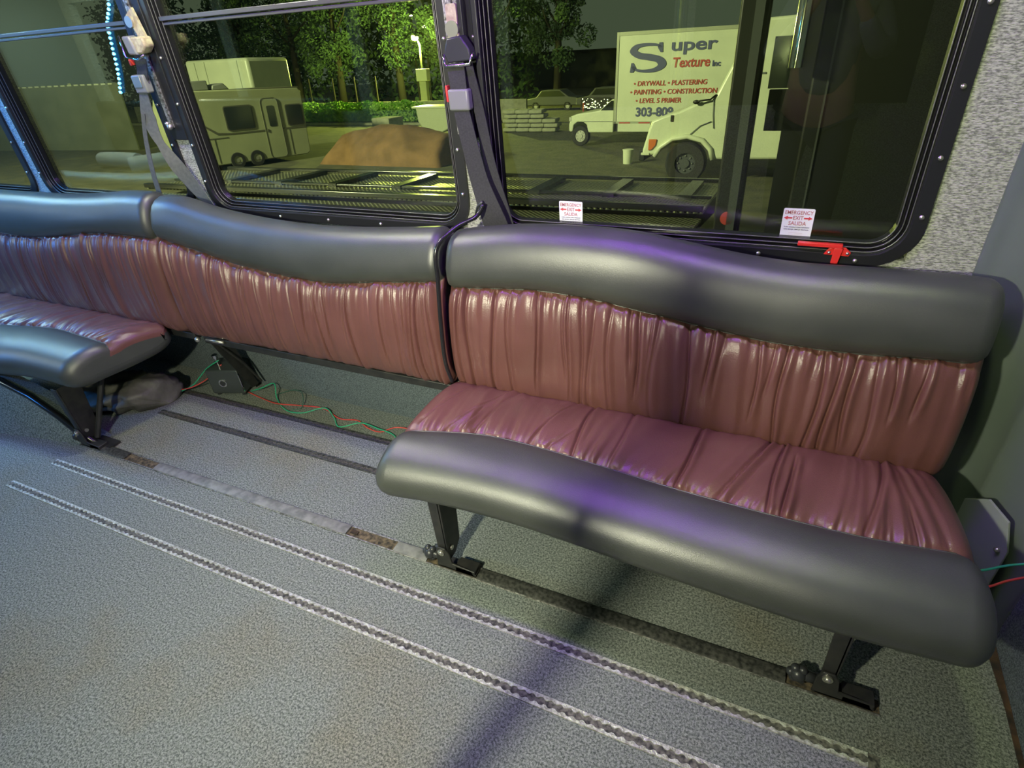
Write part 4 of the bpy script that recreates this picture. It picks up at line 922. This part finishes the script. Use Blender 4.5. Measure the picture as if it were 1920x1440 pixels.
# fence posts and trees
for i, px in enumerate((-27.5, -25.7, -24.1, -22.6)):
    o = ext_obj(MB().cyl((0, 0, 0), (0, 0, 2.1), .045, 10).build('fence_post', 'bark', None, smooth=True, auto=40), px, 28.5, 0)
    tag(o, 'thin fence post behind the hedge, %s' % ['leftmost of four', 'second from left', 'third from left', 'rightmost, nearest the street lamp'][i], 'fence post', 'thin posts behind the hedge')
def tree(x, y, h, r, seed, label, n=1500):
    rg = random.Random(seed); t = ext_root('tree', x, y, 0, rg.uniform(0, 6), label, 'tree', 'trees behind the hedge')
    br = MB(); br.tube([(0, 0, 0), (.1, .05, h * .35), (-.1, .1, h * .75)], [.28, .2, .08], 9)
    for k in range(7):
        a = rg.uniform(0, 6.28); z0 = h * rg.uniform(.3, .7); br.tube([(0, 0, z0), (cos(a) * r * .4, sin(a) * r * .4, z0 + h * .12), (cos(a) * r * .55, sin(a) * r * .55, z0 + h * .2)], [.09, .05, .02], 6)
    br.build('trunk', 'bark', t, smooth=True)
    V = []; F = []; cl = [(max(-.7, min(.7, rg.gauss(0, .42))) * r, max(-.6, min(.6, rg.gauss(0, .35))) * r, h * rg.uniform(.28, 1.0), r * rg.uniform(.16, .38)) for _ in range(40)]
    for k in range(n):
        c = rg.choice(cl); d = Vector((rg.gauss(0, 1), rg.gauss(0, 1), rg.gauss(0, 1))).normalized() * c[3] * rg.uniform(.6, 1.05); p = Vector(c[:3]) + d
        a = Vector((rg.gauss(0, 1), rg.gauss(0, 1), rg.gauss(0, 1))).normalized(); b = a.orthogonal().normalized(); s = rg.uniform(.06, .14); q = len(V)
        V += [tuple(p - a * s), tuple(p + b * s * .5), tuple(p + a * s), tuple(p - b * s * .5)]; F.append((q, q + 1, q + 2, q + 3))
    mesh_obj('crown', V, F, 'tree_leaf', t)
TS = [(-38, 34, 9, 3.6, 'dark tree far left above the camper trailer'), (-32.5, 33, 11, 3.8, 'dark tree behind the cargo body'), (-28, 32, 9.5, 3.2, 'dark tree above the right end of the camper trailer'), (-24.6, 34, 11, 3.4, 'tall dark tree left of the street lamp'), (-21.2, 35, 12, 3.2, 'leafy tree lit green right behind the street lamp'), (-17.6, 33.5, 11, 2.8, 'leafy tree right of the street lamp beside the window pillar'), (-14.4, 36, 9, 2.2, 'narrow dark tree showing at the left edge of the large window')]
for i, (x, y, h, r, lb) in enumerate(TS): tree(x, y, h, r, 50 + i, lb, 12000 if i in (4, 5) else 9000)
def tree_line():
    V = []; F = []; rg = random.Random(12)
    for k in range(16000):
        x = rg.uniform(-62, -17.5); y = 38 + rg.uniform(0, 3) + sin(x * .9) * .8; top = 8.5 + 1.6 * sin(x * .55) + 1.1 * sin(x * 1.7)
        z0 = top * rg.random() ** .8; a = Vector((rg.gauss(0, 1), rg.gauss(0, 1), rg.gauss(0, 1))).normalized(); b = a.orthogonal().normalized(); q = rg.uniform(.12, .30); n = len(V); p = Vector((x, y, z0))
        V += [tuple(p - a * q), tuple(p + b * q * .5), tuple(p + a * q), tuple(p - b * q * .5)]; F.append((n, n + 1, n + 2, n + 3))
    o = ext_obj(mesh_obj('tree_line', V, F, 'tree_leaf')); return tag(o, 'dense dark belt of foliage behind all the single trees', 'trees', None, 'stuff')
tree_line()
# grey wall seen through the far left pane
pf = ext_root('fabric_fence', -30, 13.0, 0, radians(8), 'greyish screen fence with pale stitched top edge in the far left pane', 'fence')
MB().box(-14, 6.5, 0, .06, 0, 2.35).build('screen', 'plaster_fence', pf)
m = MB()
for k in range(60): m.box(-14 + k * .34, -14 + k * .34 + .2, -.02, 0, 2.30, 2.35)
m.build('stitching', 'white_paint', pf)
for k in range(5): MB().cyl((-12 + k * 4, .1, 0), (-12 + k * 4, .1, 2.4), .05, 10).build('post', 'galv', pf)
# far parked cars
def car(x, y, s, label, rz=0):
    r = ext_root('parked_car', x, y, 0, rz, label, 'car', None)
    MB().prism([(0, .35), (0, .8), (.9 , .95), (1.35, 1.42), (2.9, 1.45), (3.6, .98), (4.3, .9), (4.35, .35)], 0, 1.7).build('body', 'grey_outside', r, bevel=.06, bseg=3)
    MB().prism([(1.1, .98), (1.42, 1.36), (2.85, 1.38), (3.35, .98)], -.012, 0).build('side_window', 'dark_glass', r)
    MB().box(-.04, .05, .1, 1.6, .4, .55).build('bumper', 'galv', r)
    for xx in (.85, 3.5): wheel(r, xx, .1, .32, .32, .2)
    r.scale = (s, s, s); return r
car(-14.6, 31.5, .72, 'dark parked pickup far off in the lot, left of the glinting one')
car(-11.4, 31.0, .78, 'dark parked car with bright glints just left of the box truck')
fb = ext_root('road_barrier', -10.95, 30.6, 0, 0, 'dark rack with many small glinting reflectors in front of the far car', 'rack')
rg_ = random.Random(8); m = MB()
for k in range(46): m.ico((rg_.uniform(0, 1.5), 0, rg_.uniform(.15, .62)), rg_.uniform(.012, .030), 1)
m.build('sparkles', 'far_glow', fb); MB().box(-.05, 1.55, .03, .08, .1, .66).build('panel', 'black_outside', fb)  # glints put in as beads that glow by themselves
MB().cyl((.12, -.05, 0), (.12, -.05, .42), .035, 10).build('marker_post', 'ink_brick', fb)
bb_ = ext_root('far_building', -34, 62, 0, 0, 'dark low building far behind the lot', 'building')
MB().box(0, 60, 0, 6, 0, 3.2).build('wall', 'grey_outside', bb_); MB().box(-.3, 60.3, -.3, 6.3, 3.2, 3.4).build('roof', 'black_outside', bb_)
